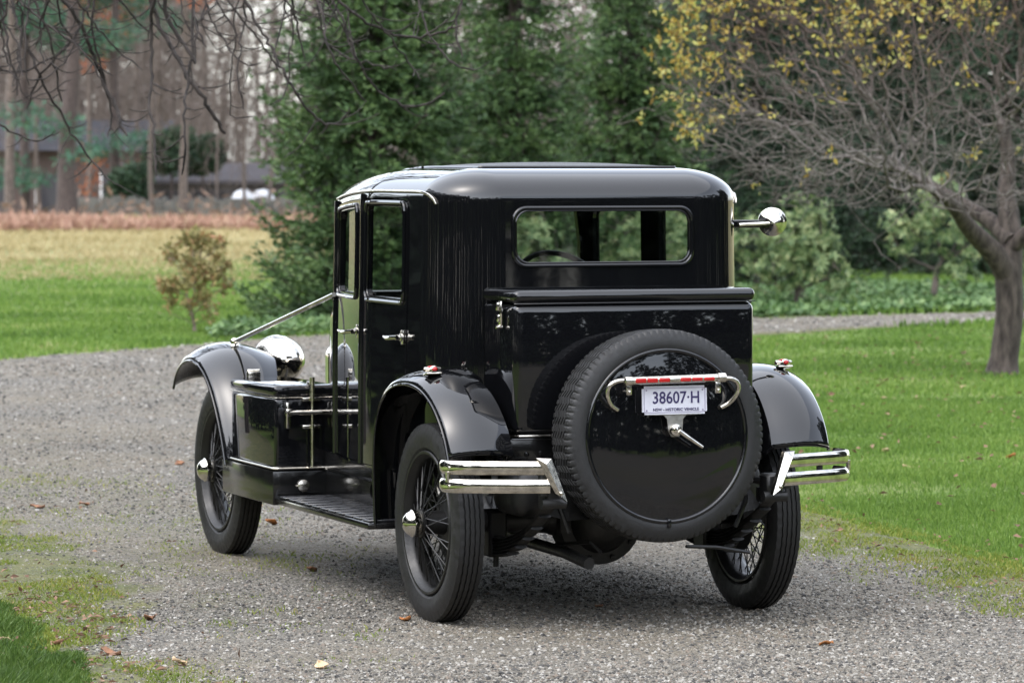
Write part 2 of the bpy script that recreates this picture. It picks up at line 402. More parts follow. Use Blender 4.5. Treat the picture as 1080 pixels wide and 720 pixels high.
def mossiness(x, y):
    nz = vnoise(x + 50, y * .38 + 50, 2.1, 3) * .55 + vnoise(x + 50, y * .45 + 50, 7.0, 4) * .45
    dm = edist(x, y, MOSS); mp = MOSS + [(-60, 20), (-60, 8)]
    sdm = np.where(inpoly(x, y, mp), dm, -dm)
    a = np.clip(.80 + sdm / .6 + (nz - .5) * 1.9, 0, 1)
    di = edist(x, y, ISL); b = np.clip(1.2 - di / (.28 + .95 * nz), 0, 1)
    df = edist(x, y, FAR); c = np.clip(1.0 - df / (.2 + .5 * nz), 0, 1) * .6
    c3 = np.clip(1.15 - np.hypot((x + 1.1) / 1.0, (y - 18.3) / 1.6), 0, 1) * np.clip((nz - .35) * 2.2, 0, 1)
    return np.clip(np.maximum.reduce([a * .9, b, c, c3 * .4, np.clip((.9 - x) / 3.2, 0, 1) * np.clip(1.6 - y / 24, 0, 1) * (.25 + .5 * nz), np.clip((nz - .70) * 2.2, 0, .45) * np.clip((.6 - x) / 1.5, 0, 1)]), 0, 1)
def gravelmat():
    m, t, p = mat('gravel'); p.inputs['Roughness'].default_value = .85; p.inputs['Specular IOR Level'].default_value = .25
    tc = t.nodes.new('ShaderNodeTexCoord'); v = tc.outputs['Object']
    v1 = node(t, 'ShaderNodeTexVoronoi', Scale=112.0); v2 = node(t, 'ShaderNodeTexVoronoi', Scale=230.0)
    for q in (v1, v2): t.links.new(v, q.inputs['Vector'])
    sc = t.nodes.new('ShaderNodeSeparateColor'); t.links.new(v1.outputs['Color'], sc.inputs[0])
    st = [(0, (.028, .026, .024)), (.25, (.082, .076, .065)), (.5, (.150, .137, .113)), (.72, (.22, .204, .172)), (.9, (.285, .27, .24)), (1, (.36, .345, .315))]
    c1 = ramp(t, sc.outputs[0], st)
    s2 = t.nodes.new('ShaderNodeSeparateColor'); t.links.new(v2.outputs['Color'], s2.inputs[0]); c2 = ramp(t, s2.outputs[0], st)
    c = mixc(t, .25, c1, c2)
    c = mixc(t, mth(t, 'MULTIPLY', noise_mix(t, v, .5, 5.0), .55), c, (.215, .182, .128))
    c = mixc(t, mth(t, 'MULTIPLY', noise_mix(t, v, 2.3, 5.0, .45, .75), .3), c, (.08, .079, .076))
    at_ = node(t, 'ShaderNodeAttribute', attribute_name='moss')
    fine = noise_mix(t, v, 28.0, 4.0, .3, .7); pat = noise_mix(t, v, 3.0, 5.0, .3, .7)
    mk = mth(t, 'MULTIPLY', at_.outputs['Fac'], mth(t, 'ADD', mth(t, 'MULTIPLY', fine, .9), .45)); 
    mcol = mixc(t, pat, (.06, .10, .018), (.16, .17, .045)); mcol = mixc(t, mth(t, 'MULTIPLY', fine, .6), mcol, (.13, .105, .06))
    mr = node(t, 'ShaderNodeMapRange'); mr.inputs[1].default_value = .25; mr.inputs[2].default_value = .75; t.links.new(mk, mr.inputs[0])
    c = mixc(t, mth(t, 'MULTIPLY', mr.outputs[0], .88), c, mcol)
    t.links.new(c, p.inputs['Base Color'])
    h = mth(t, 'SUBTRACT', 1.0, v1.outputs['Distance']); 
    b = node(t, 'ShaderNodeBump', Strength=1.0, Distance=.012); t.links.new(h, b.inputs['Height'])
    b2 = node(t, 'ShaderNodeBump', Strength=.7, Distance=.02); t.links.new(noise_mix(t, v, 12.0), b2.inputs['Height']); t.links.new(b.outputs[0], b2.inputs['Normal'])
    t.links.new(b2.outputs[0], p.inputs['Normal']); return m
rows = [11.0]
while rows[-1] < 75: rows.append(rows[-1] + .045 * (rows[-1] / 14) ** 1.8)
rows = np.array(rows); ks = np.linspace(-.33, .5, 420)
Y, K = np.meshgrid(rows, ks, indexing='ij'); X = K * Y
sdg = drive_side(X.ravel(), Y.ravel()).reshape(X.shape) + (vnoise(X + 90, Y + 90, 3.0, 9) - .5) * .25 * np.clip(Y / 30, .3, 1)
keep = (sdg[:-1, :-1] > 0) & (sdg[1:, :-1] > 0) & (sdg[:-1, 1:] > 0) & (sdg[1:, 1:] > 0)
I, J = np.nonzero(keep); nk = len(ks)
F = np.stack([I * nk + J, I * nk + J + 1, (I + 1) * nk + J + 1, (I + 1) * nk + J], 1)
V = np.stack([X.ravel(), Y.ravel(), np.full(X.size, .004) + (vnoise(X.ravel() + 90, Y.ravel() + 90, .8, 5) - .5) * .006 + .003], 1)
V = np.concatenate([V, [(-3.63, -40, .004), (19, -40, .004), (19, 11, .004), (-3.63, 11, .004)]]); nv = X.size
F = np.concatenate([F, [(nv, nv + 1, nv + 2, nv + 3)]])
use = np.zeros(len(V), int); use[F.ravel()] = 1; idx = np.cumsum(use) - 1; V = V[use > 0]; F = idx[F]
dr = tag(fast('gravel_drive', V, F, gravelmat(), smooth=True), kind='structure')
ma = dr.data.attributes.new('moss', 'FLOAT', 'POINT'); ma.data.foreach_set('value', mossiness(V[:, 0], V[:, 1]).astype(np.float32))

def scatter(n, k0, k1, y0, y1, pw=1.0):   # random places inside the wedge the photo sees
    y = y0 * (y1 / y0) ** rng.random(n) ** pw if y0 > 0 else rng.uniform(y0, y1, n)
    return rng.uniform(k0, k1, n) * y, y
# loose stones
x, y = scatter(230000, -.15, .15, 13.2, 50, 1.5)
k = (drive_side(x, y) > .03) & (rng.random(len(x)) > mossiness(x, y) * .9); x, y = x[k], y[k]; n = len(x)
s = rng.uniform(.0025, .0055, n) * rng.choice([1, 1, 1, 1, 1.4, 1.9], n) * np.clip(y / 20, 1, 2.2)
oct_ = np.array([(1, 0, 0), (0, 1, 0), (-1, 0, 0), (0, -1, 0), (0, 0, 1), (.6, .6, .55), (-.6, .6, .5), (-.6, -.6, .55), (.6, -.6, .5)], float)
of = np.array([(0, 5, 8), (0, 1, 5), (1, 6, 5), (1, 2, 6), (2, 7, 6), (2, 3, 7), (3, 8, 7), (3, 0, 8), (4, 5, 6), (4, 6, 7), (4, 7, 8), (4, 8, 5)])
a = rng.uniform(0, 6.28, n); P = oct_[None] * (1 + rng.uniform(-.3, .3, (n, 9, 3))) * s[:, None, None] * np.stack([rng.uniform(.8, 1.5, n), np.ones(n), rng.uniform(.7, 1.2, n)], 1)[:, None]
P = np.stack([P[..., 0] * np.cos(a)[:, None] - P[..., 1] * np.sin(a)[:, None] + x[:, None], P[..., 0] * np.sin(a)[:, None] + P[..., 1] * np.cos(a)[:, None] + y[:, None], P[..., 2] + .006], -1)
def stonemat():
    m, t, p = mat('stones'); p.inputs['Roughness'].default_value = .8; g = t.nodes.new('ShaderNodeNewGeometry')
    c = ramp(t, g.outputs['Random Per Island'], [(0, (.026, .025, .023)), (.25, (.078, .074, .067)), (.5, (.150, .137, .113)), (.62, (.165, .13, .10)), (.75, (.22, .204, .172)), (.92, (.285, .27, .24)), (1, (.37, .355, .325))])
    t.links.new(c, p.inputs['Base Color']); return m
tag(fast('loose_gravel', P.reshape(-1, 3), (of[None] + np.arange(n)[:, None, None] * 9).reshape(-1, 3), stonemat()), 'loose grey stones lying all over the gravel drive', 'gravel', kind='stuff')

# grass
gv, gf, gn = [], [], 0
def add_blades(x, y, h, wd, lean=.6):
    global gn
    v, f = blades(x, y, np.full(len(x), .0) , h, wd, lean); gv.append(v); gf.append(f + gn); gn += len(v)
islp = ISL + [(40, 10), (40, 40)]
for (n0, y0, y1, wd, hh) in ((170000, 14.5, 23, .0055, .042), (120000, 23, 31, .009, .045), (60000, 31, 44, .015, .045)):
    x, y = scatter(n0, -.02, .17, y0, y1)
    d = drive_side(x, y); k = (d < -.0) & inpoly(x, y, islp); x, y, d = x[k], y[k], d[k]
    nz = vnoise(x + 40, y + 40, .9, 11); k = rng.random(len(x)) < .35 + .9 * nz; x, y, d, nz = x[k], y[k], d[k], nz[k]
    ed = np.clip(-d / .5, 0, 1)
    h = hh * rng.uniform(.5, 1.25, len(x)) * (.55 + .75 * nz) * (.55 + .45 * ed) * np.where((ed > .4) & (ed < .9), 1.25, 1)
    add_blades(x, y, h, np.full(len(x), wd))
x, y = scatter(90000, -.145, .01, 33, 75); k = drive_side(x, y) < 0; x, y = x[k], y[k]
k = rng.random(len(x)) < np.clip(1.4 - (y - 36) / 35, .1, 1); x, y = x[k], y[k]
add_blades(x, y, rng.uniform(.03, .07, len(x)) * (.6 + .6 * vnoise(x + 90, y + 90, .5, 12)), np.full(len(x), .022))
x, y = scatter(30000, .08, .17, 44, 75); k = drive_side(x, y) < 0; x, y = x[k], y[k]
add_blades(x, y, rng.uniform(.05, .12, len(x)), np.full(len(x), .03))
tag(fast('lawn_grass', np.concatenate(gv), np.concatenate(gf), GRASS), 'short green grass blades of the lawn round the drive', 'grass', kind='stuff')
gv, gf, gn = [], [], 0
x, y = scatter(300000, -.15, .16, 13, 24); mo = mossiness(x, y); d = drive_side(x, y)
k = (rng.random(len(x)) < np.clip(mo * 1.5 - .35, 0, 1)) & (d > -.15) & (vnoise(x + 70, y + 70, 5, 21) + vnoise(x + 70, y + 70, 1.4, 22) > .78); x, y = x[k], y[k]
add_blades(x, y, rng.uniform(.006, .022, len(x)) * (.6 + vnoise(x + 70, y + 70, 2.2, 23)), np.full(len(x), .006), 1.2)
tag(fast('moss_and_weeds', np.concatenate(gv), np.concatenate(gf), MOSSY), 'low yellow green moss and weeds along the gravel edges', 'weeds', kind='stuff')

gv, gf, gn = [], [], 0
x, y = scatter(110000, -.15, -.08, 12.9, 17.5); d = drive_side(x, y); nz = vnoise(x + 90, y * .5 + 90, 5, 12)
k = (d < -.02 + .16 * (nz - .4)) & (x < 0) & (rng.random(len(x)) < .3 + nz); x, y, nz, d = x[k], y[k], nz[k], d[k]
add_blades(x, y, rng.uniform(.02, .10, len(x)) * (.35 + .9 * nz) * np.clip(.45 - d * 2.5, .3, 1.15), np.full(len(x), .0045), .9)
tag(fast('verge_grass', np.concatenate(gv), np.concatenate(gf), DARKGRASS), 'thick dark green grass in the lower left corner', 'grass', kind='stuff')
x, y = scatter(60000, -.16, .16, 12.9, 24); d = drive_side(x, y); mo = mossiness(x, y); nz = vnoise(x + 30, y * .5 + 30, 6, 77)
k = (rng.random(len(x)) < np.where(x < 0, .34, .12) * np.clip(mo * 1.5 - .3, 0, 1) * np.clip((nz - .3) * 2.5, 0, 1) * np.clip(1.5 - np.abs(d) / .5, .12, 1)) & (d > -.25); x, y = x[k], y[k]; n = len(x)
dd = rng.normal(size=(n, 3)); dd[:, 2] *= .25; nr = rng.normal(size=(n, 3)) * .45; nr[:, 2] += 1
v, f = kites(np.stack([x, y, rng.uniform(.008, .03, n)], 1), dd, rng.uniform(.012, .05, n), rng.uniform(.006, .024, n), nr, .12)
x, y = scatter(1100, .03, .16, 17, 43); k = (drive_side(x, y) < -.2) & (rng.random(len(x)) < .25 + .5 * (y > 27)); x, y = x[k], y[k]; n = len(x); dd = rng.normal(size=(n, 3)); dd[:, 2] *= .2; nr = rng.normal(size=(n, 3)) * .35; nr[:, 2] += 1
v2_, f2_ = kites(np.stack([x, y, rng.uniform(.035, .05, n)], 1), dd, rng.uniform(.03, .065, n), rng.uniform(.02, .04, n), nr, .12); f = np.concatenate([f, f2_ + len(v)]); v = np.concatenate([v, v2_])
tag(fast('leaf_litter', v, f, LITTER), 'small brown leaf scraps littering the mossy edges of the gravel', 'leaf litter', kind='stuff')

# groundcover beyond the far road and by the spruce
def leafbed(name, x, y, hmax, size, m, label, cat):
    n = len(x); z = rng.random(n) ** .7 * hmax; d = rng.normal(size=(n, 3)); d[:, 2] = np.abs(d[:, 2]) * .35
    nr = rng.normal(size=(n, 3)) * .5; nr[:, 2] += 1
    v, f = kites(np.stack([x, y, z], 1), d, rng.uniform(.7, 1.3, n) * size, rng.uniform(.45, .7, n) * size, nr, .05)
    return tag(fast(name, v, f, m), label, cat, kind='stuff')
x, y = scatter(60000, .055, .16, 42, 58); d = drive_side(x, y)
top = np.interp(x / y, [.06, .1, .16], [57, 54.5, 53.5]) + (vnoise(x + 50, y + 50, .5, 31) - .5) * 4
fx_, fy_ = np.array(FAR).T; k = (d < -.12) & (y < top) & (y > np.interp(x, fx_, fy_) + .1); x, y = x[k], y[k]; k = rng.random(len(x)) < .35 + vnoise(x + 50, y + 50, .9, 32); x, y = x[k], y[k]
leafbed('groundcover', x, y, .13 * (.3 + vnoise(x + 50, y + 50, .7, 33)), .12, IVY, 'leafy green groundcover strip beyond the far gravel road', 'groundcover')
x, y = scatter(24000, -.085, .03, 40, 49); d = drive_side(x, y)
k = (d < -.1) & (x > -3.15) & (vnoise(x + 50, y + 50, .35, 41) > .3) & (y < 43.5 + 8 * vnoise(x + 50, 0 * y, .3, 42) + np.clip((x + 2.6) * 1.5, -8, 3)); x, y = x[k], y[k]
leafbed('groundcover', x, y, .13, .09, IVY, 'low weedy groundcover patch at the foot of the spruce beside the drive', 'groundcover')
# band of dead ferns
x, y = scatter(26000, -.17, -.045, 98, 128); yc = 109 + 5 * (vnoise(x + 90, 0 * y, .12, 51) - .5); th = 2.2 + 5 * vnoise(x + 70, 0 * y, .16, 52)
k = (np.abs(y - yc) < th); x, y = x[k], y[k]; n = len(x)
d = rng.normal(size=(n, 3)); d[:, 2] = np.abs(d[:, 2]) * .8 + .3
v, f = kites(np.stack([x, y, rng.random(n) * .17 * (vnoise(x + 50, y + 50, .6, 55) + .3)], 1), d, rng.uniform(.25, .5, n), rng.uniform(.06, .14, n))
tag(fast('dead_fern_band', v, f, FERN), 'rust coloured band of dead ferns across the straw lawn', 'ferns', kind='stuff')
x, y = scatter(26000, -.17, -.02, 62, 132); n = len(x)
v, f = blades(x, y, terrain(y), rng.uniform(.06, .20, n) * np.clip((y - 50) / 60, .3, 1), np.full(n, .05), 1.0)
tag(fast('straw_grass', v, f, leafmat('straw', [(.05, (.20, .165, .07)), (.5, (.34, .28, .14)), (.95, (.44, .38, .22))], .8, .3, .2, .5)), 'straw coloured long grass in front of the wood', 'grass', kind='stuff')

# ------------------------------------------------------------------ the wood behind
def bare_tree(seed, H, tr, spread, n=420, low=.14):
    g = np.random.default_rng(seed); lean = g.normal(size=2) * .25
    ch = [np.array([lean[0] * (z / H) * 3.2 + math.sin(z * .55 + seed) * .16, lean[1] * (z / H) ** 2, z]) for z in np.linspace(0, H * .8, 14)]
    T = []
    for _ in range(n):
        z = H * (low + (1.05 - low) * g.random() ** .8); r = spread * math.sqrt(g.random()) * (1.15 - abs(z / H - .6)); a = g.uniform(0, 6.28)
        T.append((r * math.cos(a), r * math.sin(a), z))
    rr = np.linspace(tr, tr * .35, 14); rr[0] *= 1.35
    br = grow(ch, T, .010, .35, .5, .14, 2.3, radii=rr, seed=seed, rmax=tr * .6)
    return branch_mesh(br, 7, .05, 3)
WOOD_LABEL = 'slender bare grey tree standing in the wood beyond the straw lawn'
protos = []
for i, (H, tr, sp) in enumerate(((15, .12, 2.6), (17, .17, 3.2), (13, .085, 2.0), (16, .13, 2.6), (14, .10, 2.9))):
    v, f = bare_tree(60 + i, H, tr, sp); me = fast('bare_tree', v, f, BARK_WOOD, smooth=True); protos.append(me)
    me.location = (-4.2 + i * 2.4, 172 + 3 * i, -1.7)
    tag(me, WOOD_LABEL, 'tree', 'bare trees in the wood')
def put_tree(p, x, y, s, rz, label=WOOD_LABEL):
    o = p.copy(); C.objects.link(o); o.location = (x, y, float(terrain(y)) - .1); o.scale = (s, s, s); o.rotation_euler = (0, 0, rz); o['label'] = label
    return o
for i in range(92):
    y = rnd.uniform(163, 235); kx = rnd.uniform(-.155, .06) if i % 3 else rnd.uniform(-.13, -.055)
    put_tree(rnd.choice(protos), kx * y, y, rnd.uniform(.75, 1.25), rnd.uniform(0, 6.28))
for (u, d, s, p, lab) in ((197, 134, 1.0, 1, 'pale bare tree with a thick trunk standing before the grey house wall'), (164, 136, .8, 3, 'thin bare tree left of the pale trunk before the grey house'),
                     (261, 137, .62, 0, 'slim bare tree in front of the white dome covers'), (228, 140, .7, 2, 'slim bare tree in front of the middle of the grey house'),
                     (13, 138, 1.2, 1, 'thick bare tree at the far left of the wood'), (285, 142, .8, 4, 'bare tree before the right end of the grey house beside the spruce')):
    q = at(u, 200, d); put_tree(protos[p], q.x, d, s, u * .1, lab)
for i in range(34):                # the same wood goes on to the left, where the car's doors mirror it
    a = rnd.uniform(R_(-75), R_(-12)); r = rnd.uniform(120, 170)
    put_tree(rnd.choice(protos), r * math.sin(a) - 4, r * math.cos(a), rnd.uniform(.9, 1.3), rnd.uniform(0, 6.28))
# far thicket of thin stems
V_, F_, n_ = [], [], 0
for i in range(1350):
    y = rnd.uniform(200, 310); kx = rnd.uniform(-.19, .10); x = kx * y
    if -.078 < kx < -.052 and i % 8: continue
    h = rnd.uniform(6, 17); r = rnd.uniform(.03, .11)
    P = np.array([(x + rnd.gauss(0, .35) * k, y, -1.8 + h * k / 3) for k in range(4)])
    v, f = branch_mesh([(P, np.array([r, r * .8, r * .55, .01]))], 4, 0, 4); V_.append(v); F_.append(f + n_); n_ += len(v)
    for q in range(7):
        z = rnd.uniform(.12, .95); b = P[0] + (P[3] - P[0]) * z; e = b + np.array([rnd.gauss(0, 1.3), 0, rnd.uniform(.3, 2.2)])
        v, f = branch_mesh([(np.array([b, (b + e) / 2 + np.array([0, 0, -.15]), e]), np.array([r * .35, r * .28, .008]))], 3, 9, 3); V_.append(v); F_.append(f + n_); n_ += len(v)
y = rng.uniform(215, 320, 30000); kx = rng.uniform(-.19, .11, 30000); k = (rng.random(30000) < .3) | (kx < -.078) | (kx > -.052); y, kx = y[k], kx[k]; n = len(y)
d = rng.normal(size=(n, 3)) * np.array([.45, .3, .5]); d[:, 2] += .9
v, f = kites(np.stack([kx * y, y, -1.6 + 24 * rng.random(n) ** .85], 1), d, rng.uniform(1.0, 3.2, n), rng.uniform(.05, .15, n), np.tile([0., 1., 0.], (n, 1)) + rng.normal(size=(n, 3)) * .3); V_.append(v); F_.append(f + n_)
tag(fast('far_thicket', np.concatenate(V_), np.concatenate(F_), barkmat('thicket_bark', (.056, .042, .036), (.135, .106, .093))), 'far off thicket of thin brown stems closing the wood', 'thicket', kind='stuff')
# brown leaf litter and undergrowth at the foot of the wood
x, y = scatter(14000, -.16, .06, 132, 190); n = len(x); d = rng.normal(size=(n, 3)); d[:, 2] = np.abs(d[:, 2])
hh = .35 + 1.9 * np.clip(vnoise(x + 90, y + 90, .12, 61) - .35, 0, 1)
v, f = kites(np.stack([x, y, terrain(y) + rng.random(n) ** 1.4 * hh], 1), d, rng.uniform(.25, .55, n), rng.uniform(.05, .2, n))
tag(fast('undergrowth', v, f, leafmat('undergrowth', [(.05, (.05, .045, .03)), (.5, (.16, .11, .085)), (.8, (.26, .17, .12)), (.95, (.14, .17, .07))], .8, .2)), 'brown undergrowth and leaf litter at the foot of the wood', 'undergrowth', kind='stuff')

def leafcloud(blobs, n, L, W, m, name, parent=None, shell=.5, up=.2):
    vs, fs, k = [], [], 0
    for (cx, cy, cz, rx, ry, rz) in blobs:
        q = max(10, int(n * rx * ry * rz / sum(b[3] * b[4] * b[5] for b in blobs)))
        u = unit(rng.normal(size=(q, 3))); r = rng.random(q)[:, None] ** (1 / 3) ; r = r * (1 - shell) + shell * np.maximum(r, .8)
        p = np.array([cx, cy, cz]) + u * r * np.array([rx, ry, rz]); d = u * .6 + rng.normal(size=(q, 3)) * .7; d[:, 2] += up
        v, f = kites(p, d, rng.uniform(.7, 1.3, q) * L, rng.uniform(.7, 1.3, q) * W); vs.append(v); fs.append(f + k); k += len(v)
    return fast(name, np.concatenate(vs), np.concatenate(fs), m, parent)
# houses behind the trees
GREYW = simple('grey_siding', (.085, .080, .092), .7, var=.12, vscale=3); DARKW = simple('dark_opening', (.035, .034, .042), .3)
ROOFG = simple('grey_roof', (.06, .056, .060), 1, var=.2, vscale=2, spec=.05); BRICK = simple('red_brown_brick', (.075, .052, .046), .85, var=.3, vscale=2)
ROOFB = simple('pale_blue_roof', (.055, .055, .062), 1, var=.12, vscale=1.5, spec=.05); STONE = simple('field_stone', (.085, .082, .072), .85, var=.45, vscale=2.2, bump=.8, bscale=4)
TRIMW = simple('white_trim', (.6, .6, .6), .6)
h = empty('grey_house', (-11.0, 152, -1.6)); tag(h, 'long low dark grey house half hidden behind bare trees', 'house')
m = M(); m.box(-3.9, 5.4, 0, 7, 0, 2.75); m.build('wall', GREYW, h, False)
m = M(); m.add([(-4.4, -.6, 2.75), (5.9, -.6, 2.75), (5.9, 3.5, 3.42), (-4.4, 3.5, 3.42), (5.9, 7.6, 2.75), (-4.4, 7.6, 2.75), (-4.4, -.6, 2.6), (5.9, -.6, 2.6), (5.9, 7.6, 2.6), (-4.4, 7.6, 2.6)],
      [(0, 1, 2, 3), (3, 2, 4, 5), (6, 7, 1, 0), (9, 8, 4, 5), (0, 3, 5, 9, 6), (1, 2, 4, 8, 7)]); m.build('roof', ROOFG, h, False)
for xx, ww, z0, z1 in ((-3.0, 1.3, .9, 2.2), (-1.2, 1.0, .1, 2.2), (.3, 1.6, .9, 2.2), (2.5, .9, .1, 2.2), (3.9, 1.1, .9, 2.2)):
    m = M(); m.box(xx, xx + ww, -.03, .02, z0, z1); wn = m.build('door' if z0 < .5 else 'window', DARKW, h, False)
    m = M(); m.box(xx - .08, xx, -.05, .01, z0, z1); m.box(xx + ww, xx + ww + .08, -.05, .01, z0, z1); m.box(xx - .08, xx + ww + .08, -.05, .01, z1, z1 + .08); m.build('frame', ROOFG, wn, False)
b = empty('brick_house', (-20.6, 170, -1.6)); tag(b, 'red brown brick house with pale blue roof at the left behind the pines', 'house')
m = M(); m.box(-3.5, 5.2, 0, 8, 0, 4.0); m.build('wall', BRICK, b, False)
m = M(); m.add([(-4, -.7, 3.95), (5.7, -.7, 3.95), (5.7, 4, 5.3), (-4, 4, 5.3), (5.7, 8.7, 3.95), (-4, 8.7, 3.95)], [(0, 1, 2, 3), (3, 2, 4, 5), (0, 3, 5), (1, 4, 2), (0, 5, 4, 1)]); m.build('roof', ROOFB, b, False)
for xx in (-2.4, .1, 2.9):
    m = M(); m.box(xx, xx + 1.2, -.04, .02, 1.2, 2.9); wn = m.build('window', DARKW, b, False)
    m = M(); m.box(xx - .1, xx, -.06, .01, 1.1, 3.0); m.box(xx + 1.2, xx + 1.3, -.06, .01, 1.1, 3.0); m.build('frame', TRIMW, wn, False)
wl = M()
for i in range(80):
    x = -15.5 + i * .13 * 1.05; hgt = 1.5 + .2 * rnd.random(); wl.box(x, x + .14, 139.0 + rnd.uniform(-.04, .04), 139.5, -1.5, -1.0 + hgt * .98, .02, 1)
tag(wl.build('stone_wall', STONE), 'low rough stone wall along the far edge of the straw lawn', 'wall')
for u, lab in ((257, 'white dome cover left of the two in front of the grey house'), (277, 'white dome cover right of the two in front of the grey house')):
    q = at(u, 212, 143); m = M(); m.lathe([(-1.1, .5), (0, .47), (.12, .44), (.30, .33), (.40, .16), (.43, .01)], 20, 'Z', (q.x, 143, q.z))
    tag(m.build('garden_cover', simple('white_canvas', (.42, .43, .45), .7, var=.08)), lab, 'cover')
# pines and evergreens among the wood
def trunk_mesh(H, r0, r1, lean=(0, 0), seed=0, n=12):
    g = np.random.default_rng(seed); zz = np.linspace(0, H, 12)
    P = np.stack([lean[0] * zz / H + np.sin(zz * .8 + seed) * r0 * .25, lean[1] * zz / H + np.cos(zz * .6 + seed) * r0 * .25, zz], 1); r = np.linspace(r0, r1, 12); r[0] *= 1.3
    m = M(); m.tube(P, r, n); return m, P
for (u, d, r0, lab, boughs, seed) in ((72, 131, .33, 'tall pine with a thick dark trunk at the left of the wood', [(45, 132, 1.5), (62, 140, 1.2), (85, 165, .9), (30, 118, 1.2)], 3),
                          (118, 150, .22, 'pine with low spreading green boughs left of the pale trunk', [(118, 152, 1.9), (140, 147, 1.5), (150, 158, 1.2), (100, 160, 1.0), (160, 150, 1.0)], 5),
                          (24, 150, .22, 'pine with dark green lower boughs at the far left', [(10, 185, 1.6), (35, 190, 1.3), (20, 195, 1.6), (5, 172, 1.2)], 6)):
    q = at(u, 200, d); e = empty('pine_tree', (q.x, d, float(terrain(d)) - .1)); tag(e, lab, 'tree')
    m, P = trunk_mesh(15, r0, .1, (.3, 0), seed); m.build('trunk', BARK_PINE, e)
    bl = []
    for (bu, bv, s) in boughs:
        p = at(bu, bv, d - 1.0); o = p - e.location; bl += [(o.x + rnd.uniform(-.2, .2), o.y + rnd.uniform(-.6, .6), o.z, s * .75, .7, .22), (o.x + s * .5, o.y, o.z + .1, s * .4, .5, .16), (o.x - s * .5, o.y, o.z - .12, s * .4, .5, .16)]
    bl += [(rnd.uniform(-2, 2), rnd.uniform(-2, 2), rnd.uniform(8, 15), 1.6, 1.4, .5) for _ in range(14)]
    leafcloud(bl, 9000, .26, .07, PINEN, 'crown', e, .3, .3)
for (u, v, d, s, lab) in ((181, 160, 148, 1.0, 'round dark holly bush above the stone wall'), (214, 165, 149, .8, 'smaller dark evergreen bush right of the round holly'), (138, 196, 146, .85, 'dark green bush beside the wall corner below the pine boughs')):
    q = at(u, v, d); z0 = float(terrain(d)); e = empty('evergreen_bush', (q.x, d, z0)); tag(e, lab, 'bush'); zc = q.z - z0
    m, P = trunk_mesh(zc, .07, .04); m.build('trunk', BARK_PINE, e)
    leafcloud([(0, 0, zc, s, s, s * .85), (.4 * s, 0, zc + .5 * s, .6 * s, .6 * s, .5 * s), (-.5 * s, 0, zc - .4 * s, .6 * s, .6 * s, .5 * s)], 2600, .2, .12, HEMLOCK, 'crown', e)
for (u, d, lab, pts, seed) in ((95, 160, 'oak holding rust coloured leaves at the top left', [(80, 18), (92, 30), (110, 20), (120, 38), (135, 28), (98, 8), (75, 5), (125, 10), (30, 12), (50, 22), (84, 70), (100, 60), (145, 5), (210, 3)], 9),
                          (96, 148, 'small beech with rust coloured leaves beside the dark pine trunk', [(95, 172), (92, 190), (103, 180), (100, 200), (90, 160), (146, 180), (140, 186)], 12)):
    q = at(u, 200, d); e = empty('leafy_oak' if seed == 9 else 'beech_sapling', (q.x, d, float(terrain(d)))); tag(e, lab, 'tree')
    bl = []
    for p in pts:
        o = at(p[0], p[1], d) - e.location; bl.append((o.x, o.y + rnd.uniform(-1.5, 1.5), o.z, rnd.uniform(.35, .75), .6, rnd.uniform(.25, .5)))
    T = [(b_[0], b_[1], b_[2]) for b_ in bl for _ in range(3)]; T = np.array(T) + rng.normal(size=(len(T), 3)) * .3
    hh = max(p[2] for p in T) * .9; br = grow([(0, 0, z) for z in np.linspace(0, hh, 10)], T, .02, .4, .5, .1, 2.3, radii=np.linspace(.16 if seed == 9 else .06, .03, 10), seed=seed)
    v, f = branch_mesh(br); fast('trunk', v, f, BARK_WOOD, e, smooth=True)
    leafcloud(bl, 1100 if seed == 9 else 170, .2, .13, OAK_LEAF, 'crown', e, 0)

# ------------------------------------------------------------------ spruces
def spruce_mesh(H, Rr, seed, step=.15, per=9, zmin=.15, dens=1.0, droop=.25):
    g = np.random.default_rng(seed); vs, fs, k = [], [], 0; wood = []
    z = zmin; P0, D0, L0, W0 = [], [], [], []
    while z < H - .15:
        for q in range(per):
            az = g.uniform(0, 6.28); L = Rr * (1 - z / H) ** .82 * g.uniform(.72, 1.18) + .10; ca, sa = math.cos(az), math.sin(az)
            nS = max(3, int(L / .12)); t = np.linspace(0, 1, nS + 1)
            lift = .15 * g.normal(); zz = z + L * (-droop * np.sin(t * 2.2) + (.32 + lift) * t ** 2.2 - .05 * t)
            B = np.stack([ca * L * t, sa * L * t, zz], 1); wood.append((B, np.linspace(.012 + .006 * L, .004, nS + 1)))
            for i in range(1, nS + 1):
                tt = t[i]; tl = (.42 * L * (1 - tt) ** .8 + .10) * g.uniform(.7, 1.2)
                fw = unit(B[i] - B[i - 1]); sd_ = np.array([-sa, ca, 0])
                for sgn in ((-1, 1) if i < nS else (0,)):
                    dd = unit(fw * (.62 if sgn else 1) + sd_ * sgn * .8 + np.array([0, 0, g.uniform(-.22, .12)])); ns = max(2, int(tl / .05 * dens))
                    u = (np.arange(ns) + g.random(ns) * .8) / ns
                    p = B[i] + dd * (u * tl)[:, None] + np.array([0, 0, -1]) * (u ** 2 * tl * .18)[:, None]
                    for _ in range(3):
                        P0.append(p + g.normal(size=(ns, 3)) * .012); D0.append(dd + g.normal(size=(ns, 3)) * .38); L0.append(g.uniform(.06, .12, ns)); W0.append(g.uniform(.018, .036, ns))
        z += step * g.uniform(.7, 1.3)
    P0 = np.concatenate(P0); D0 = np.concatenate(D0); L0 = np.concatenate(L0); W0 = np.concatenate(W0)
    return P0, D0, L0, W0, wood
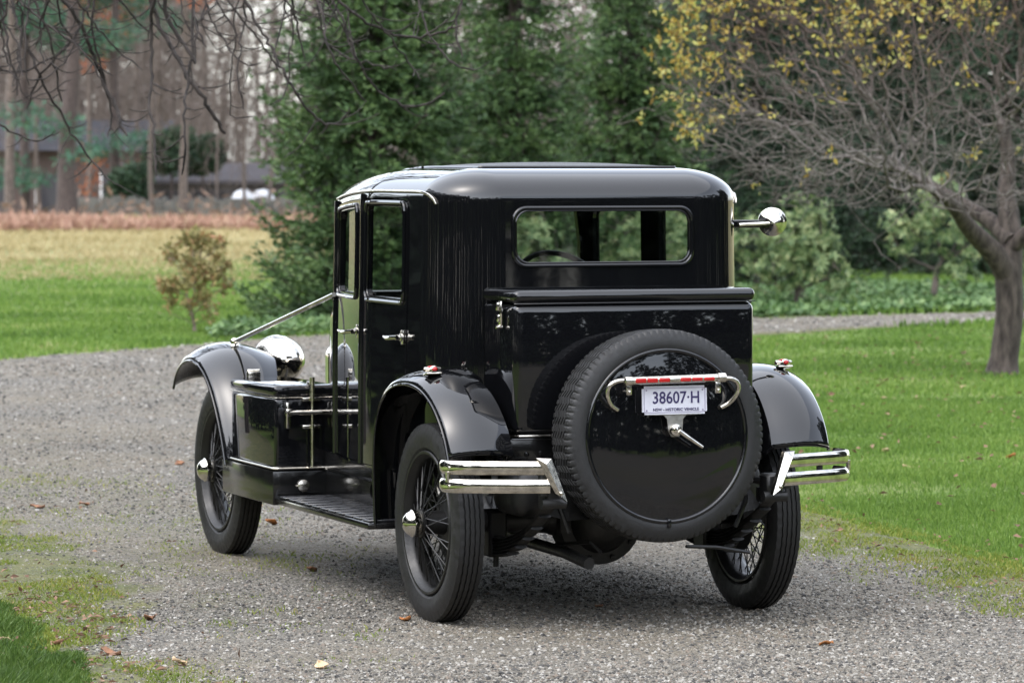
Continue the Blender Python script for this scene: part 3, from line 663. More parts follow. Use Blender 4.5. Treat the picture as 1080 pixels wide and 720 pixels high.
def conifer(name, H, Rr, seed, m, loc, label, **kw):
    e = empty(name, loc); tag(e, label, 'tree')
    P0, D0, L0, W0, wood = spruce_mesh(H, Rr, seed, **kw)
    v, f = kites(P0, D0, L0, W0); fast('crown', v, f, m, e)
    V2, F2 = branch_mesh([(np.stack([0 * (zz := np.linspace(0, H, 10)), 0 * zz, zz], 1), np.linspace(.035 * Rr + .02 * H ** .8, .01, 10))] + wood, 8, .06, 3)
    fast('trunk', V2, F2, BARK_PINE, e, smooth=True); return e
def place(o, u, d, s, rz, label, parent=None):
    c = copy_tree(o); c.location = ((u - 540) / FPX * d, d, 0); c.scale = (s, s, s); c.rotation_euler = (0, 0, rz); c['label'] = label; return c
s1 = conifer('spruce_tree', 8.8, 1.55, 11, SPRUCE, ((398 - 540) / FPX * 47, 47, 0), 'broad green spruce left of the car roof with drooping boughs near the grass')
s2 = conifer('spruce_tree', 8.0, 1.10, 12, SPRUCE, ((543 - 540) / FPX * 50, 50, 0), 'narrow green spruce directly behind the middle of the car roof')
s3 = place(s2, 668, 53, 1.08, 2.1, 'green spruce behind the right half of the car roof')
s4 = place(s2, 610, 57, .36, 1.0, 'lower spruce in the gap between the two behind the car roof')
h1 = conifer('hemlock_tree', 9.5, 2.1, 21, HEMLOCK, ((800 - 540) / FPX * 58, 58, 0), 'dark hemlock behind the yellow leaves of the crab apple', step=.26, per=7, dens=.8, droop=.4, zmin=.5)
for (u, d, s, rz, lab) in ((477, 66, .44, 2.2, 'small dark hemlock in the gap between the left and middle spruces'), (598, 68, .42, 3.9, 'small dark hemlock in the gap between the middle and right spruces'), (722, 62, .5, .5, 'small dark hemlock between the right spruce and the crab apple'), (822, 66, 1.0, 1.2, 'dark hemlock behind the round rhododendron right of the car'), (905, 70, 1.1, 2.5, 'dark hemlock filling the gap between the two rhododendrons'), (985, 68, 1.05, 4.0, 'dark hemlock behind the right rhododendron'),
                           (1065, 64, 1.05, 5.1, 'dark hemlock behind the crab apple trunk'), (1150, 66, 1.2, .4, 'dark hemlock at the right edge of the photo'), (870, 84, 1.5, 3.3, 'taller dark hemlock far behind the crab apple'), (1010, 86, 1.5, 1.7, 'far dark hemlock on the right behind the others'),
                           (752, 82, 1.1, .9, 'far dark hemlock rising behind the spruces')):
    place(h1, u, d, s, rz, lab)
# the wood round the rest of the clearing, outside the picture and mirrored in the black paint
P = resample(chaikin([(-30, 47), (-37, 25), (-37, 2), (-26, -24), (0, -33), (26, -26), (38, -4), (36, 18), (30, 34)], 3), 46); bl = []
for k, p in enumerate(P):
    for z, rz in ((2.2, 2.8), (6.5, 3.2)): bl.append((p[0] + rnd.uniform(-1, 1), p[1] + rnd.uniform(-1, 1), z, 3.2, 3.2, rz))
    if p[0] < -18 or p[1] > 24: bl += [(p[0], p[1], z, 3.0, 3.0, 3.2) for z in (11, 15)] + [(p[0] + rnd.uniform(-1, 1), p[1], rnd.uniform(18, 22), 2.0, 2.0, 3.0)]  # upper tiers added here to darken what the roof side mirrors
    bl.append((p[0] + rnd.uniform(-1.5, 1.5), p[1] + rnd.uniform(-1.5, 1.5), rnd.uniform(9, 13.5), rnd.uniform(1.6, 2.8), rnd.uniform(1.6, 2.8), rnd.uniform(2, 4)))
tag(leafcloud(bl, 170000, .75, .52, YEW, 'surrounding_wood', None, .6, .0), 'dark evergreen wood closing the clearing outside the picture', 'wood', kind='stuff')
for (x, y, s) in ((-8.6, 25.5, 1.7), (-8.0, 21.5, 1.5), (-10.5, 29.5, 1.9)):  # unseen bushes added to darken what the doors and side windows mirror
    e = empty('added_yew_bush', (x, y, 0)); tag(e, 'broad dark yew bush added unseen on the left to darken the door reflections', 'bush', 'added yew bushes left of the drive')
    m = M(); m.tube([(0, 0, 0), (.05, 0, s)], [.09, .04], 8); m.build('trunk', BARK_DARK, e)
    leafcloud([(0, 0, s * .9, s, s, s * .9), (.5 * s, .3 * s, s * .6, s * .7, s * .7, s * .6), (-.5 * s, -.2 * s, s * .6, s * .7, s * .7, s * .6), (0, 0, s * 1.6, s * .55, s * .55, s * .6)], 5000, .2, .11, YEW, 'crown', e, .5)
for (pts, hh, lab) in (([(-16, -9), (-4, -10), (8, -9), (19, -7)], 2.6, 'tall dark hedge added unseen behind the camera to darken the paint reflections'), ([(21, -6), (24, 4), (25, 13)], 2.8, 'tall dark hedge added unseen on the right to darken the paint reflections')):  # unseen leaf rows added so the paint mirrors a dark horizon band
    P = resample(np.array(pts, float), 26); e = empty('leafscreen', (P[0][0], P[0][1], 0)); tag(e, lab, 'leafscreen')
    bl = [(p[0] - P[0][0], p[1] - P[0][1], hh * (.5 + .04 * math.sin(k * 1.7)), 1.0, 1.0, hh * .52) for k, p in enumerate(P)]
    leafcloud(bl, 12000, .22, .12, YEW, 'foliage', e, .75, .1)
    m = M()
    for p in P[::2]: m.tube([(p[0] - P[0][0], p[1] - P[0][1], 0), (p[0] - P[0][0] + .1, p[1] - P[0][1], hh * .5)], [.06, .02], 6)
    m.build('stem', BARK_DARK, e)

# ------------------------------------------------------------------ rhododendrons, shrub
def rhododendron(loc, blobs, n, label, trunk=None):
    e = empty('rhododendron', loc); tag(e, label, 'shrub'); P, D, N = [], [], []
    for (cx, cy, cz, rx, rz) in blobs:
        q = int(n * rx * rx * rz)
        u = unit(rng.normal(size=(q, 3)) + np.array([0, -.25, .25])); r = rng.uniform(.55, 1.08, q)[:, None]
        c = np.array([cx, cy, cz]) + u * r * np.array([rx, rx, rz])
        for k in range(9):
            a = k / 9 * 6.28 + rng.uniform(0, .5, q); t1 = unit(np.cross(u, [.1, .2, .97])); t2 = np.cross(u, t1)
            d = t1 * np.cos(a)[:, None] + t2 * np.sin(a)[:, None] + u * rng.uniform(-.1, .5, q)[:, None] + np.array([0, 0, -.25]); P.append(c); D.append(d); N.append(u + rng.normal(size=u.shape) * .2)
    P, D, N = np.concatenate(P), np.concatenate(D), np.concatenate(N)
    v, f = kites(P, D, rng.uniform(.07, .13, len(P)), rng.uniform(.028, .045, len(P)), N, .06); fast('crown', v, f, RHODO, e)
    T = [np.array([b_[0], b_[1], b_[2]]) + rng.normal(size=3) * b_[3] * .5 for b_ in blobs for _ in range(7)]; T = [t for t in T if t[2] > .2]
    br = grow([(0, 0, 0), (0, 0, .12), (.02, 0, .25)], T, .008, .4, .15, .1, 2.2, radii=[trunk or .06] * 3, seed=len(blobs)); v, f = branch_mesh(br, 8, .02, 4); fast('trunk', v, f, BARK, e, smooth=True)
    return e
q = at(842, 300, 50); rhododendron((q.x, 50, 0), [(0, 0, .85, .50, .50), (-.25, .1, .5, .45, .38), (.33, -.1, .5, .40, .36), (.05, -.1, 1.25, .34, .28), (-.3, 0, .95, .3, .3), (.55, 0, .28, .3, .22), (.2, .1, .9, .4, .35)], 900, 'rounded pale green rhododendron just right of the car')
q = at(985, 300, 52); rhododendron((q.x, 52, 0), [(.1, 0, 1.0, .42, .40), (-.35, 0, .85, .32, .30), (.42, 0, .75, .34, .3), (.05, 0, 1.42, .36, .28), (-.15, 0, 1.2, .34, .3), (.35, 0, .38, .32, .2), (-.55, 0, 1.05, .22, .18), (.6, 0, 1.0, .2, .2)], 900, 'open rhododendron with bare stem left of the crab apple trunk', .045)
q = at(1120, 300, 55); rhododendron((q.x, 55, 0), [(0, 0, .8, .6, .5), (-.4, 0, .5, .4, .35)], 700, 'rhododendron at the right edge behind the crab apple trunk')
for u_, d_, n_r in ((560, 49, 'pale rhododendron seen through the left of the rear window'), (663, 50, 'pale rhododendron seen through the right half of the rear window'), (720, 51, 'yellowish rhododendron behind the right rear corner of the car')):
    q = at(u_, 300, d_); rhododendron((q.x, d_, 0), [(0, 0, .75, .45, .45), (.25, .1, .45, .4, .35), (-.3, 0, .5, .35, .35), (0, 0, 1.1, .3, .25)], 800, n_r)
q = at(796, 300, 56); rhododendron((q.x, 56, 0), [(0, 0, .7, .5, .45), (.4, .2, .6, .4, .35)], 700, 'darker rhododendron half hidden by the car body')
x0, y0 = ground(205, 352); e = empty('young_shrub', (x0, y0, 0)); tag(e, 'small upright shrub with olive and reddish leaves alone on the left lawn', 'shrub')
T = []
for i in range(90):
    z = rnd.uniform(.18, 1.06); r = .40 * math.sqrt(rnd.random()) * min(1, .3 + z * 1.1) * (1.25 - .45 * z); a = rnd.uniform(0, 6.28); T.append((r * 1.12 * math.cos(a), r * math.sin(a), z))
br = grow([(0, 0, 0), (0, 0, .04), (0, 0, .1)], T, .0035, .25, .12, .1, 2.2, radii=[.03, .025, .02], seed=4); v, f = branch_mesh(br, 6, .01, 4); fast('stem', v, f, barkmat('shrub_bark', (.12, .09, .07), (.26, .21, .17)), e, smooth=True)
P = np.array([p + (b_[0][-1] - p) * rnd.random() * .3 for b_ in br for p in (b_[0][-1], b_[0][-1], b_[0][-1], b_[0][-2]) for _ in range(17)]) + rng.normal(size=(len(br) * 68, 3)) * .034; P = P[rng.random(len(P)) < np.clip(P[:, 2] * 1.7, .06, 1)]; D = rng.normal(size=P.shape); D[:, 2] -= .3
v, f = kites(P, D, rng.uniform(.05, .10, len(P)), rng.uniform(.024, .046, len(P)), None, .08); fast('foliage', v, f, SHRUB, e)

# ------------------------------------------------------------------ crab apple on the right
x0, y0 = ground(1057, 396); e = empty('crab_apple_tree', (x0, y0, 0)); tag(e, 'old crab apple with leaning trunk, spreading grey twigs and yellow leaves', 'tree')
S = y0 / FPX
L_ = lambda u, v, dy=0: (S * (u - 1057), dy, S * (396 - v))
trunk = [L_(1056, 400), L_(1058, 385), L_(1061, 360), L_(1065, 330), L_(1064, 305), L_(1063, 288)]
limbs = [([L_(1063, 292), L_(1048, 268, -.1), L_(1030, 252, -.2), L_(1012, 235, -.35), L_(1000, 218, -.5), L_(975, 200, -.7)], [.115, .10, .088, .078, .062, .045]),
         ([L_(1063, 290), L_(1066, 262, .05), L_(1066, 235, .1), L_(1062, 205, .2), L_(1068, 170, .3), L_(1060, 130, .3)], [.125, .108, .098, .085, .07, .05]),
         ([L_(1066, 255), L_(1050, 235, .2), L_(1030, 222, .4), L_(1005, 205, .6), L_(960, 180, .8)], [.088, .078, .066, .052, .034]),
         ([L_(1066, 262), L_(1085, 240, -.1), L_(1110, 220, -.3), L_(1150, 190, -.4)], [.07, .06, .05, .035])]
m = M(); m.tube(resample(chaikin(trunk), 16), np.interp(np.linspace(0, 1, 16), [0, .06, .2, 1], [.215, .152, .126, .123]), 16)
for P, r in limbs: m.tube(resample(chaikin(P), 16), resample(np.array(r)[:, None], 16)[:, 0], 10)
bm_o = m.build('trunk', BARK_APPLE, e)
chain = [L_(1063, 288), L_(1040, 255, -.1), L_(1015, 232, -.3), L_(995, 212, -.4)]
starts = [np.array(L_(975, 200, -.7)), np.array(L_(1060, 130, .3)), np.array(L_(960, 180, .8)), np.array(L_(1150, 190, -.4)), np.array(L_(1012, 235, -.35)), np.array(L_(1068, 170, .3)), np.array(L_(1030, 222, .4))]
T = []
g_ = np.random.default_rng(5)
while len(T) < 5400:
    u = g_.uniform(675, 1130); lowv = np.interp(u, [675, 700, 760, 850, 950, 1010, 1130], [150, 195, 215, 222, 218, 225, 215]); v = g_.uniform(-60, lowv); dy = g_.normal() * 1.15
    edge = np.interp(v, [-60, 0, 100, 150, 215], [690, 690, 676, 690, 800]); 
    if u < edge + abs(dy) * 25: continue
    if v < 60 and g_.random() < .2: continue
    T.append(L_(u, v, dy))
T = np.array(T)
near = np.argmin([np.linalg.norm(T - s, axis=1) for s in starts], axis=0); BR = []
for k, s in enumerate(starts):
    Tk = T[near == k]
    if len(Tk): BR += grow([s + np.array([.0, 0, -.02]), s], Tk, .0023, .30, .12, .11, 2.3, sag=-.03, rmax=.042, seed=k)
# lower weeping twigs
for i in range(260):
    b_ = BR[rnd.randrange(len(BR))][0][-1]
    if b_[2] > 2.4: continue
    P = [b_]; d = np.array([rnd.gauss(-.3, .6), rnd.gauss(0, .5), rnd.uniform(-.6, .3)])
    for k in range(4): P.append(P[-1] + unit(d) * rnd.uniform(.06, .14)); d = d + np.array([rnd.gauss(0, .35), 0, rnd.gauss(-.1, .4)])
    BR.append((np.array(P), np.linspace(.004, .002, 5)))
v, f = branch_mesh(BR, 7, .016, 4); fast('twigs', v, f, TWIG_APPLE, e, smooth=True)
tips = np.array([b_[0][k] for b_ in BR for k in range(-min(3, len(b_[0])), 0)])
uu = tips[:, 0] / S + 1057; vv = 396 - tips[:, 2] / S
pr = np.where(uu < 790, .62 * np.clip((150 - vv) / 110, 0, 1), .40 * np.clip((105 - vv) / 70, 0, 1)) + np.where((uu < 750) & (vv < 165), .28, 0) + .010
pr *= .25 + 1.5 * vnoise(tips[:, 0] + 40, tips[:, 2] + 40, 2.1, 71) ** 2.4
tk = tips[rng.random(len(tips)) < pr * .55]
P = np.repeat(tk, 7, 0) + rng.normal(size=(len(tk) * 7, 3)) * .035; D = rng.normal(size=P.shape); D[:, 2] += .2
v, f = kites(P, D, rng.uniform(.04, .085, len(P)), rng.uniform(.022, .044, len(P)), None, .08); fast('leaves', v, f, APPLE_LEAF, e)

# ------------------------------------------------------------------ bare tree whose boughs hang in at the top left
D_ = 24.0; e = empty('overhanging_tree', (-5.6, D_ + .6, 0)); tag(e, 'bare tree on the left whose dark twisted boughs hang into the top', 'tree')
S = D_ / FPX; O = np.array(e.location)
def PX(u, v, dy): p = np.array(at(u, v, D_ + dy)); return p - O
LIMB = []
m = M(); zz = np.linspace(0, 4.2, 10); m.tube(np.stack([.12 * np.sin(zz), .1 * np.cos(zz * .8), zz], 1), np.linspace(.24, .12, 10), 12)
for k, P in enumerate(([(0, .1, 2.6), (.9, -.3, 3.3), (1.9, -.7, 3.75), (3.0, -1.0, 3.95), (4.2, -1.1, 4.0), (5.2, -.9, 3.9)], [(0, .1, 3.1), (.8, .3, 3.7), (1.7, .5, 4.1), (2.8, .5, 4.3), (4.2, .4, 4.25), (5.6, .2, 4.1)])):
    LIMB.append(resample(chaikin(P), 24)); m.tube(LIMB[-1], np.linspace(.10, .03, 24), 9)
m.build('trunk', BARK_DARK, e)
PL = [([(150, -60), (158, -5), (168, 22), (185, 58), (203, 88), (221, 112), (238, 142)], 4.2, 2.6), ([(239, 130), (252, 124), (268, 123)], 1.3, .8), ([(201, 84), (196, 105), (194, 130), (198, 158), (192, 184)], 2.6, 1.6),
      ([(40, -60), (62, -8), (76, 12), (90, 32), (101, 62), (113, 92), (123, 113), (134, 143)], 4.0, 2.2), ([(90, 32), (70, 48), (53, 68), (36, 92), (28, 116)], 2.4, 1.4), ([(170, -60), (165, -8), (159, 20), (161, 58), (158, 100), (163, 140), (165, 186)], 3.4, 1.6),
      ([(180, -50), (172, -4), (182, 30), (208, 66)], 4.2, 2.4), ([(245, -60), (260, 2), (275, 30), (292, 60), (306, 90), (325, 116), (345, 133), (361, 129), (370, 112)], 2.8, 1.5), ([(306, 92), (297, 107), (284, 110)], 1.4, .8),
      ([(330, -60), (350, 0), (366, 28), (376, 64), (393, 90), (418, 110), (442, 115), (470, 98)], 2.1, 1.4), ([(330, -50), (352, -5), (376, 16), (400, 31), (428, 40), (455, 38), (486, 28)], 2.6, 1.5), ([(360, -55), (385, 8), (410, 36), (430, 62), (446, 86)], 1.8, 1.0),
      ([(325, -60), (333, -10), (341, 42), (358, 58), (400, 70), (418, 74)], 2.4, 1.1), ([(340, 40), (352, 16), (360, -8)], 1.6, 1.1), ([(8, -60), (10, -8), (20, 28), (38, 68), (50, 95), (64, 118), (80, 148), (100, 174), (117, 190)], 2.8, 1.3),
      ([(-8, -50), (4, 10), (10, 52), (20, 100)], 2.6, 1.4), ([(30, -55), (36, -4), (52, 36), (60, 72), (66, 108)], 2.6, 1.2), ([(-30, 126), (0, 129), (16, 141), (36, 150), (50, 147), (62, 139)], 2.0, 1.0), ([(-30, 60), (0, 72), (22, 78), (40, 70), (75, 48)], 2.2, 1.2),
      ([(200, -55), (214, -8), (226, 28), (246, 56), (262, 71), (276, 68)], 2.0, 1.0), ([(425, -60), (441, -8), (447, 30), (468, 58), (490, 76), (505, 74)], 2.0, 1.2), ([(480, -60), (490, -8), (479, 32), (488, 60)], 2.4, 1.6), ([(110, -50), (100, 0), (96, 28), (108, 70), (116, 110), (120, 128), (112, 145)], 2.4, 1.2),
      ([(60, -50), (52, 0), (48, 26), (40, 50)], 2.2, 1.2), ([(22, 88), (48, 82), (70, 66), (84, 40)], 1.7, .9), ([(18, 110), (46, 100), (80, 84)], 1.5, .8), ([(0, 20), (16, 36), (24, 60), (14, 90)], 1.8, 1.0), ([(210, -50), (205, 0), (208, 30), (218, 52)], 2.2, 1.2), ([(196, -50), (190, 5), (200, 34), (216, 44)], 2.0, 1.0)]
for _ in range(20):
    u, v0 = rnd.uniform(-20, 340), rnd.uniform(-70, -30); dr_ = rnd.uniform(-.5, .7); q = [(u, v0)]
    for k in range(rnd.randrange(4, 7)): q.append((q[-1][0] + dr_ * 24 + rnd.gauss(0, 6), q[-1][1] + rnd.uniform(16, 34))); dr_ += rnd.gauss(.04, .22)
    PL.append((q, rnd.uniform(1.8, 3.4), 1.0))
BR = []
for k, (pl, r0, r1) in enumerate(PL):
    dy = rnd.uniform(-1.1, 1.1); q = [PX(u, v, dy + .15 * math.sin(i + k)) for i, (u, v) in enumerate(pl)]
    lp = min((l[np.argmin(np.abs(l[:, 0] - q[0][0]) + .3 * np.abs(l[:, 1] - q[0][1]))] for l in LIMB), key=lambda a: abs(a[1] - q[0][1])); q = [lp, lp * .45 + q[0] * .55 + np.array([.05, 0, .08])] + q
    P = resample(chaikin(q, 2), len(pl) * 6 + 12); P += rng.normal(size=P.shape) * .006
    n = len(P); r = np.linspace(r0, r1, n) * S * .82; r[-1] *= .6; BR.append((P, r))
    for _ in range(int(n * .42)):
        i = rnd.randrange(4, n - 1); sd_ = rnd.choice((-1, 1)); b0 = P[i]; d = unit(P[i] - P[i - 1]) * .6 + np.array([sd_ * rnd.uniform(.3, 1), rnd.gauss(0, .4), rnd.uniform(-.5, .3)]); Q = [b0]; L = rnd.choice((.03, .05, .08, .12, .2, .34)); kk = 6
        for s_ in range(kk): Q.append(Q[-1] + unit(d) * L / kk); d = unit(d) + np.array([rnd.gauss(0, .12), rnd.gauss(0, .1), .16 + rnd.gauss(0, .08)])
        BR.append((np.array(Q), np.linspace(min(r[i] * .7, .0052), .0024, kk + 1)))
v, f = branch_mesh(BR, 7, .008, 4); fast('crown', v, f, BARK_DARK, e, smooth=True)

# ------------------------------------------------------------------ fallen leaves one can tell apart
def fallen(u, v, m, size, label, rz):
    x, y = ground(u, v); P = []; nn = 6
    for i in range(nn + 1):
        t = i / nn; wdt = .5 * math.sin(math.pi * min(1, t ** .8 * .98 + .02)) * (.9 + .2 * rnd.random())
        P.append([(size * (t - .5), size * wdt * s * .75, size * (.05 + .17 * (abs(s)) ** 1.6 * rnd.uniform(.6, 1.2) + .09 * math.sin(t * 5 + rz))) for s in (-1, -.5, 0, .5, 1)])
    g = M(); g.grid(P); o = g.build('fallen_leaf', m, smooth=True, loc=(x, y, .008), solid=.0015, angle=80); o.rotation_euler = (rnd.uniform(-.3, .3), rnd.uniform(-.3, .3), rz); tag(o, label, 'leaf', 'fallen leaves')
for a_ in ((287, 554, DEADLEAF2, .10, 'orange fallen leaf on the gravel under the running board', 1), (190, 491, DEADLEAF, .10, 'brown fallen leaf on the gravel just left of the front wheel', 2), (40, 537, DEADLEAF, .10, 'brown fallen leaf on the gravel at the far left', 3),
           (89, 534, DEADLEAF, .09, 'brown fallen leaf on the gravel between the left edge and the front wheel', 4), (160, 656, DEADLEAF, .09, 'dark curled leaf on the mossy gravel in the lower left', 5), (36, 663, DEADLEAF, .10, 'large curled brown leaf at the edge of the dark grass tuft', .4),
           (62, 682, DEADLEAF, .09, 'brown leaf lying against the right side of the dark grass tuft', 2.2), (4, 680, PALELEAF, .12, 'pale leaf on the dark grass at the left edge', 1.2), (118, 692, DEADLEAF, .10, 'brown leaf on moss below the grass tuft', 2.8), (190, 702, PALELEAF, .09, 'pale brown leaf on the gravel near the bottom edge', .8),
           (340, 706, PALELEAF, .09, 'lone pale leaf on open gravel at the bottom of the photo', 1.9), (871, 682, DEADLEAF2, .07, 'reddish leaf on the gravel right of the rear wheel', .3), (1016, 411, PALELEAF, .14, 'pale leaf on the lawn left of the crab apple foot', 1), (1066, 484, DEADLEAF2, .11, 'rust coloured leaf on the lawn by the right edge', 2),
           (961, 496, PALELEAF, .12, 'pale leaf on the lawn right of the bumper', 3), (272, 535, PALELEAF, .07, 'small pale leaf on the gravel behind the front wheel', .5), (632, 642, DEADLEAF, .06, 'small brown leaf on the gravel under the spare wheel', .9), (428, 656, DEADLEAF2, .07, 'orange leaf touching the left rear tyre', 2.5),
           (935, 478, PALELEAF, .09, 'pale leaf on the lawn just above the bumper end', 1.4), (330, 604, DEADLEAF, .08, 'brown leaf on the gravel between the left wheels', 1.1)):
    fallen(a_[0], a_[1], a_[2], a_[3] * .85, a_[4], a_[5])
# ------------------------------------------------------------------ the car
car = empty('vintage_car', (.3693, 16.1954, 0), .3573)
tag(car, 'glossy black vintage sedan with a rear spare wheel parked on the gravel drive', 'car')
W0, RC, YF = .70, .27, 1.72
A0, C0 = W0 - RC, RC * math.pi / 2
SMAX = A0 + C0 + YF - RC
sy = lambda y: A0 + C0 + y - RC                     # arc position of a place y along the side
def halfw(y): return W0 - .10 * np.clip((y - .9) / .82, 0, 1) ** 1.6
def zbot(y): return np.where(y > .46, .56, .74)
def surf(s, t, off=0.0):
    s = np.asarray(s, float); t = np.asarray(t, float); q = np.abs(s); sg = np.sign(s)
    th = np.clip((q - A0) / RC, 0, math.pi / 2); ys = RC + np.maximum(q - A0 - C0, 0)
    x = np.where(q < A0, q, np.where(q < A0 + C0, A0 + RC * np.sin(th), halfw(ys)))
    y = np.where(q < A0, 0, np.where(q < A0 + C0, RC * (1 - np.cos(th)), ys))
    nx, ny = np.sin(th), -np.cos(th)
    u = np.clip((t - .9) / .75, 0, 1); e = .012 * u * u * (3 - 2 * u)
    ph = np.clip((t - 1.715) / .2, 0, 1) * math.pi / 2
    e = e + .245 * (1 - np.cos(ph)) - off * np.cos(ph)
    z = np.where(t < 1.715, t, 1.715 + .128 * np.sin(ph)) + off * np.sin(ph)
    x = x - nx * e; y = y - ny * e
    k = np.clip((t - 1.915) / .485, 0, 1)
    z = z + .020 * (1 - (1 - k) ** 2); x = x * (1 - k); y = y + (np.clip(y, .62, YF) - y) * k
    z = z - .045 * np.clip((y - .75) / .97, 0, 1) ** 2 * np.clip((t - 1.3) / .4, 0, 1)
    return np.stack([x * sg, y, z], -1)
def rr(s, z, cs, cz, hw, hh, r, grow_=0.0):
    qx = np.abs(s - cs) - (hw + grow_) + r; qz = np.abs(z - cz) - (hh + grow_) + r
    return np.hypot(np.maximum(qx, 0), np.maximum(qz, 0)) + np.minimum(np.maximum(qx, qz), 0) - r
def skin(name, m, parent, f, s0, s1, ns, tfun, off=0.0, flange=0.03, loc=None):
    S = np.linspace(s0, s1, ns); T = tfun(S); Sg = np.broadcast_to(S, T.shape).copy(); T = T.copy()   # T [nt][ns]
    a, b = T.shape; fv = f(Sg, T)
    cen = f((Sg[:-1, :-1] + Sg[1:, 1:]) / 2, (T[:-1, :-1] + T[1:, 1:]) / 2) > 0
    cnt = np.zeros((a, b), int)
    for di in (0, 1):
        for dj in (0, 1): cnt[di:a - 1 + di, dj:b - 1 + dj] += cen
    full = np.full((a, b), 4); full[0] = full[-1] = 2; full[:, 0] = full[:, -1] = 2; full[0, 0] = full[0, -1] = full[-1, 0] = full[-1, -1] = 1
    bd = (cnt > 0) & (cnt < full)
    for _ in range(6):
        h = 1e-4; v = f(Sg, T); gs = (f(Sg + h, T) - v) / h; gt = (f(Sg, T + h) - v) / h; g2 = gs * gs + gt * gt + 1e-9
        Sg = np.where(bd, Sg - v * gs / g2, Sg); T = np.where(bd, T - v * gt / g2, T)
    P = surf(Sg, T, off); idx = -np.ones((a, b), int); used = cnt > 0; idx[used] = np.arange(used.sum())
    I, J = np.nonzero(cen); F = np.stack([idx[I, J], idx[I, J + 1], idx[I + 1, J + 1], idx[I + 1, J]], 1)
    me = bpy.data.meshes.new(name); bm = bmesh.new(); vs = [bm.verts.new(p) for p in P[used]]
    for q in F:
        try: bm.faces.new([vs[k] for k in q])
        except ValueError: pass
    for fc in bm.faces: fc.smooth = True
    bm.normal_update()
    if flange:
        h = 1e-3; N = np.cross(surf(Sg + h, T, off) - surf(Sg - h, T, off), surf(Sg, T + h, off) - surf(Sg, T - h, off)); N = unit(N)[used]; bdu = bd[used]
        bm.verts.index_update(); ed = [e for e in bm.edges if len(e.link_faces) == 1 and bdu[e.verts[0].index] and bdu[e.verts[1].index]]
        top, low = {}, {}
        for e in ed:
            for q in e.verts:
                i = q.index
                if i not in top: top[i] = (q.co.copy(), q.co - Vector(N[i]) * flange)
        tv = {i: (bm.verts.new(p0), bm.verts.new(p1)) for i, (p0, p1) in top.items()}
        for e in ed:
            i, j = e.verts[0].index, e.verts[1].index
            fc = bm.faces.new((tv[i][0], tv[j][0], tv[j][1], tv[i][1])); fc.smooth = True
    bm.to_mesh(me); bm.free(); me.materials.append(m)
    o = bpy.data.objects.new(name, me); C.objects.link(o); o.parent = parent; return o
def contour(cs, cz, hw, hh, r, off, n=14, grow_=0.0):
    hw += grow_; hh += grow_; P = []
    for (sx, sz, a0) in ((1, 1, 0), (-1, 1, 90), (-1, -1, 180), (1, -1, 270)):
        for k in range(n): a = R_(a0 + 90 * k / (n - 1)); P.append((cs + sx * (hw - r) + r * math.cos(a), cz + sz * (hh - r) + r * math.sin(a)))
    P.append(P[0]); P = resample(P, 160); return surf(P[:, 0], P[:, 1], off)
RW = (0.012, 1.562, .388, .110, .055)                                # rear window: centre, half sizes, corner
DOORS = []                                                           # (outline, window) per door
for sg in (-1, 1):
    DOORS.append(((sg * sy(.745), 1.142, .305, .570, .03), (sg * sy(.735), 1.489, .250, .199, .035), sg, .46, .60))
    DOORS.append(((sg * sy(1.365), 1.142, .300, .570, .03), (sg * sy(1.375), 1.486, .215, .196, .035), sg, 1.085, 1.25))
holes = [RW] + [d[0] for d in DOORS]
def body_f(s, t): return np.minimum.reduce([rr(s, t, *h) - (.003 if i else 0) for i, h in enumerate(holes)])
def body_t(S):
    y = np.where(np.abs(S) < A0 + C0, 0, RC + np.abs(S) - A0 - C0); zb = zbot(y)
    wall = np.linspace(0, 1, 96)[:, None]; T = zb + (1.715 - zb) * wall
    return np.concatenate([T, np.broadcast_to(np.linspace(1.715, 1.915, 13)[1:, None], (12, len(S))), np.broadcast_to(np.linspace(1.915, 2.4, 9)[1:, None], (8, len(S)))])
body = skin('body', PAINT, car, body_f, -SMAX, SMAX, 421, body_t)
# raised roof panel and its seam
q = np.linspace(-SMAX, SMAX, 181); tt = np.linspace(1.925, 2.4, 8)
m = M(); m.grid(surf(*np.meshgrid(q, tt), off=.004)); rp = m.build('roof_panel', ROOFM, car)
m = M(); m.tube(surf(q, np.full(181, 1.921), .003), .006, 6); m.build('seam', PAINT, rp)
# drip mouldings
for sg in (-1, 1):
    yy = np.r_[np.linspace(1.70, .34, 30), .26, .20, .165, .15]; tz = np.r_[np.full(30, 1.745), 1.742, 1.732, 1.715, 1.695]
    m = M(); m.tube(surf(sg * sy(yy), tz, .006), np.r_[np.full(33, .0062), .004], 8); m.build('drip_moulding', CHROME_D, car)
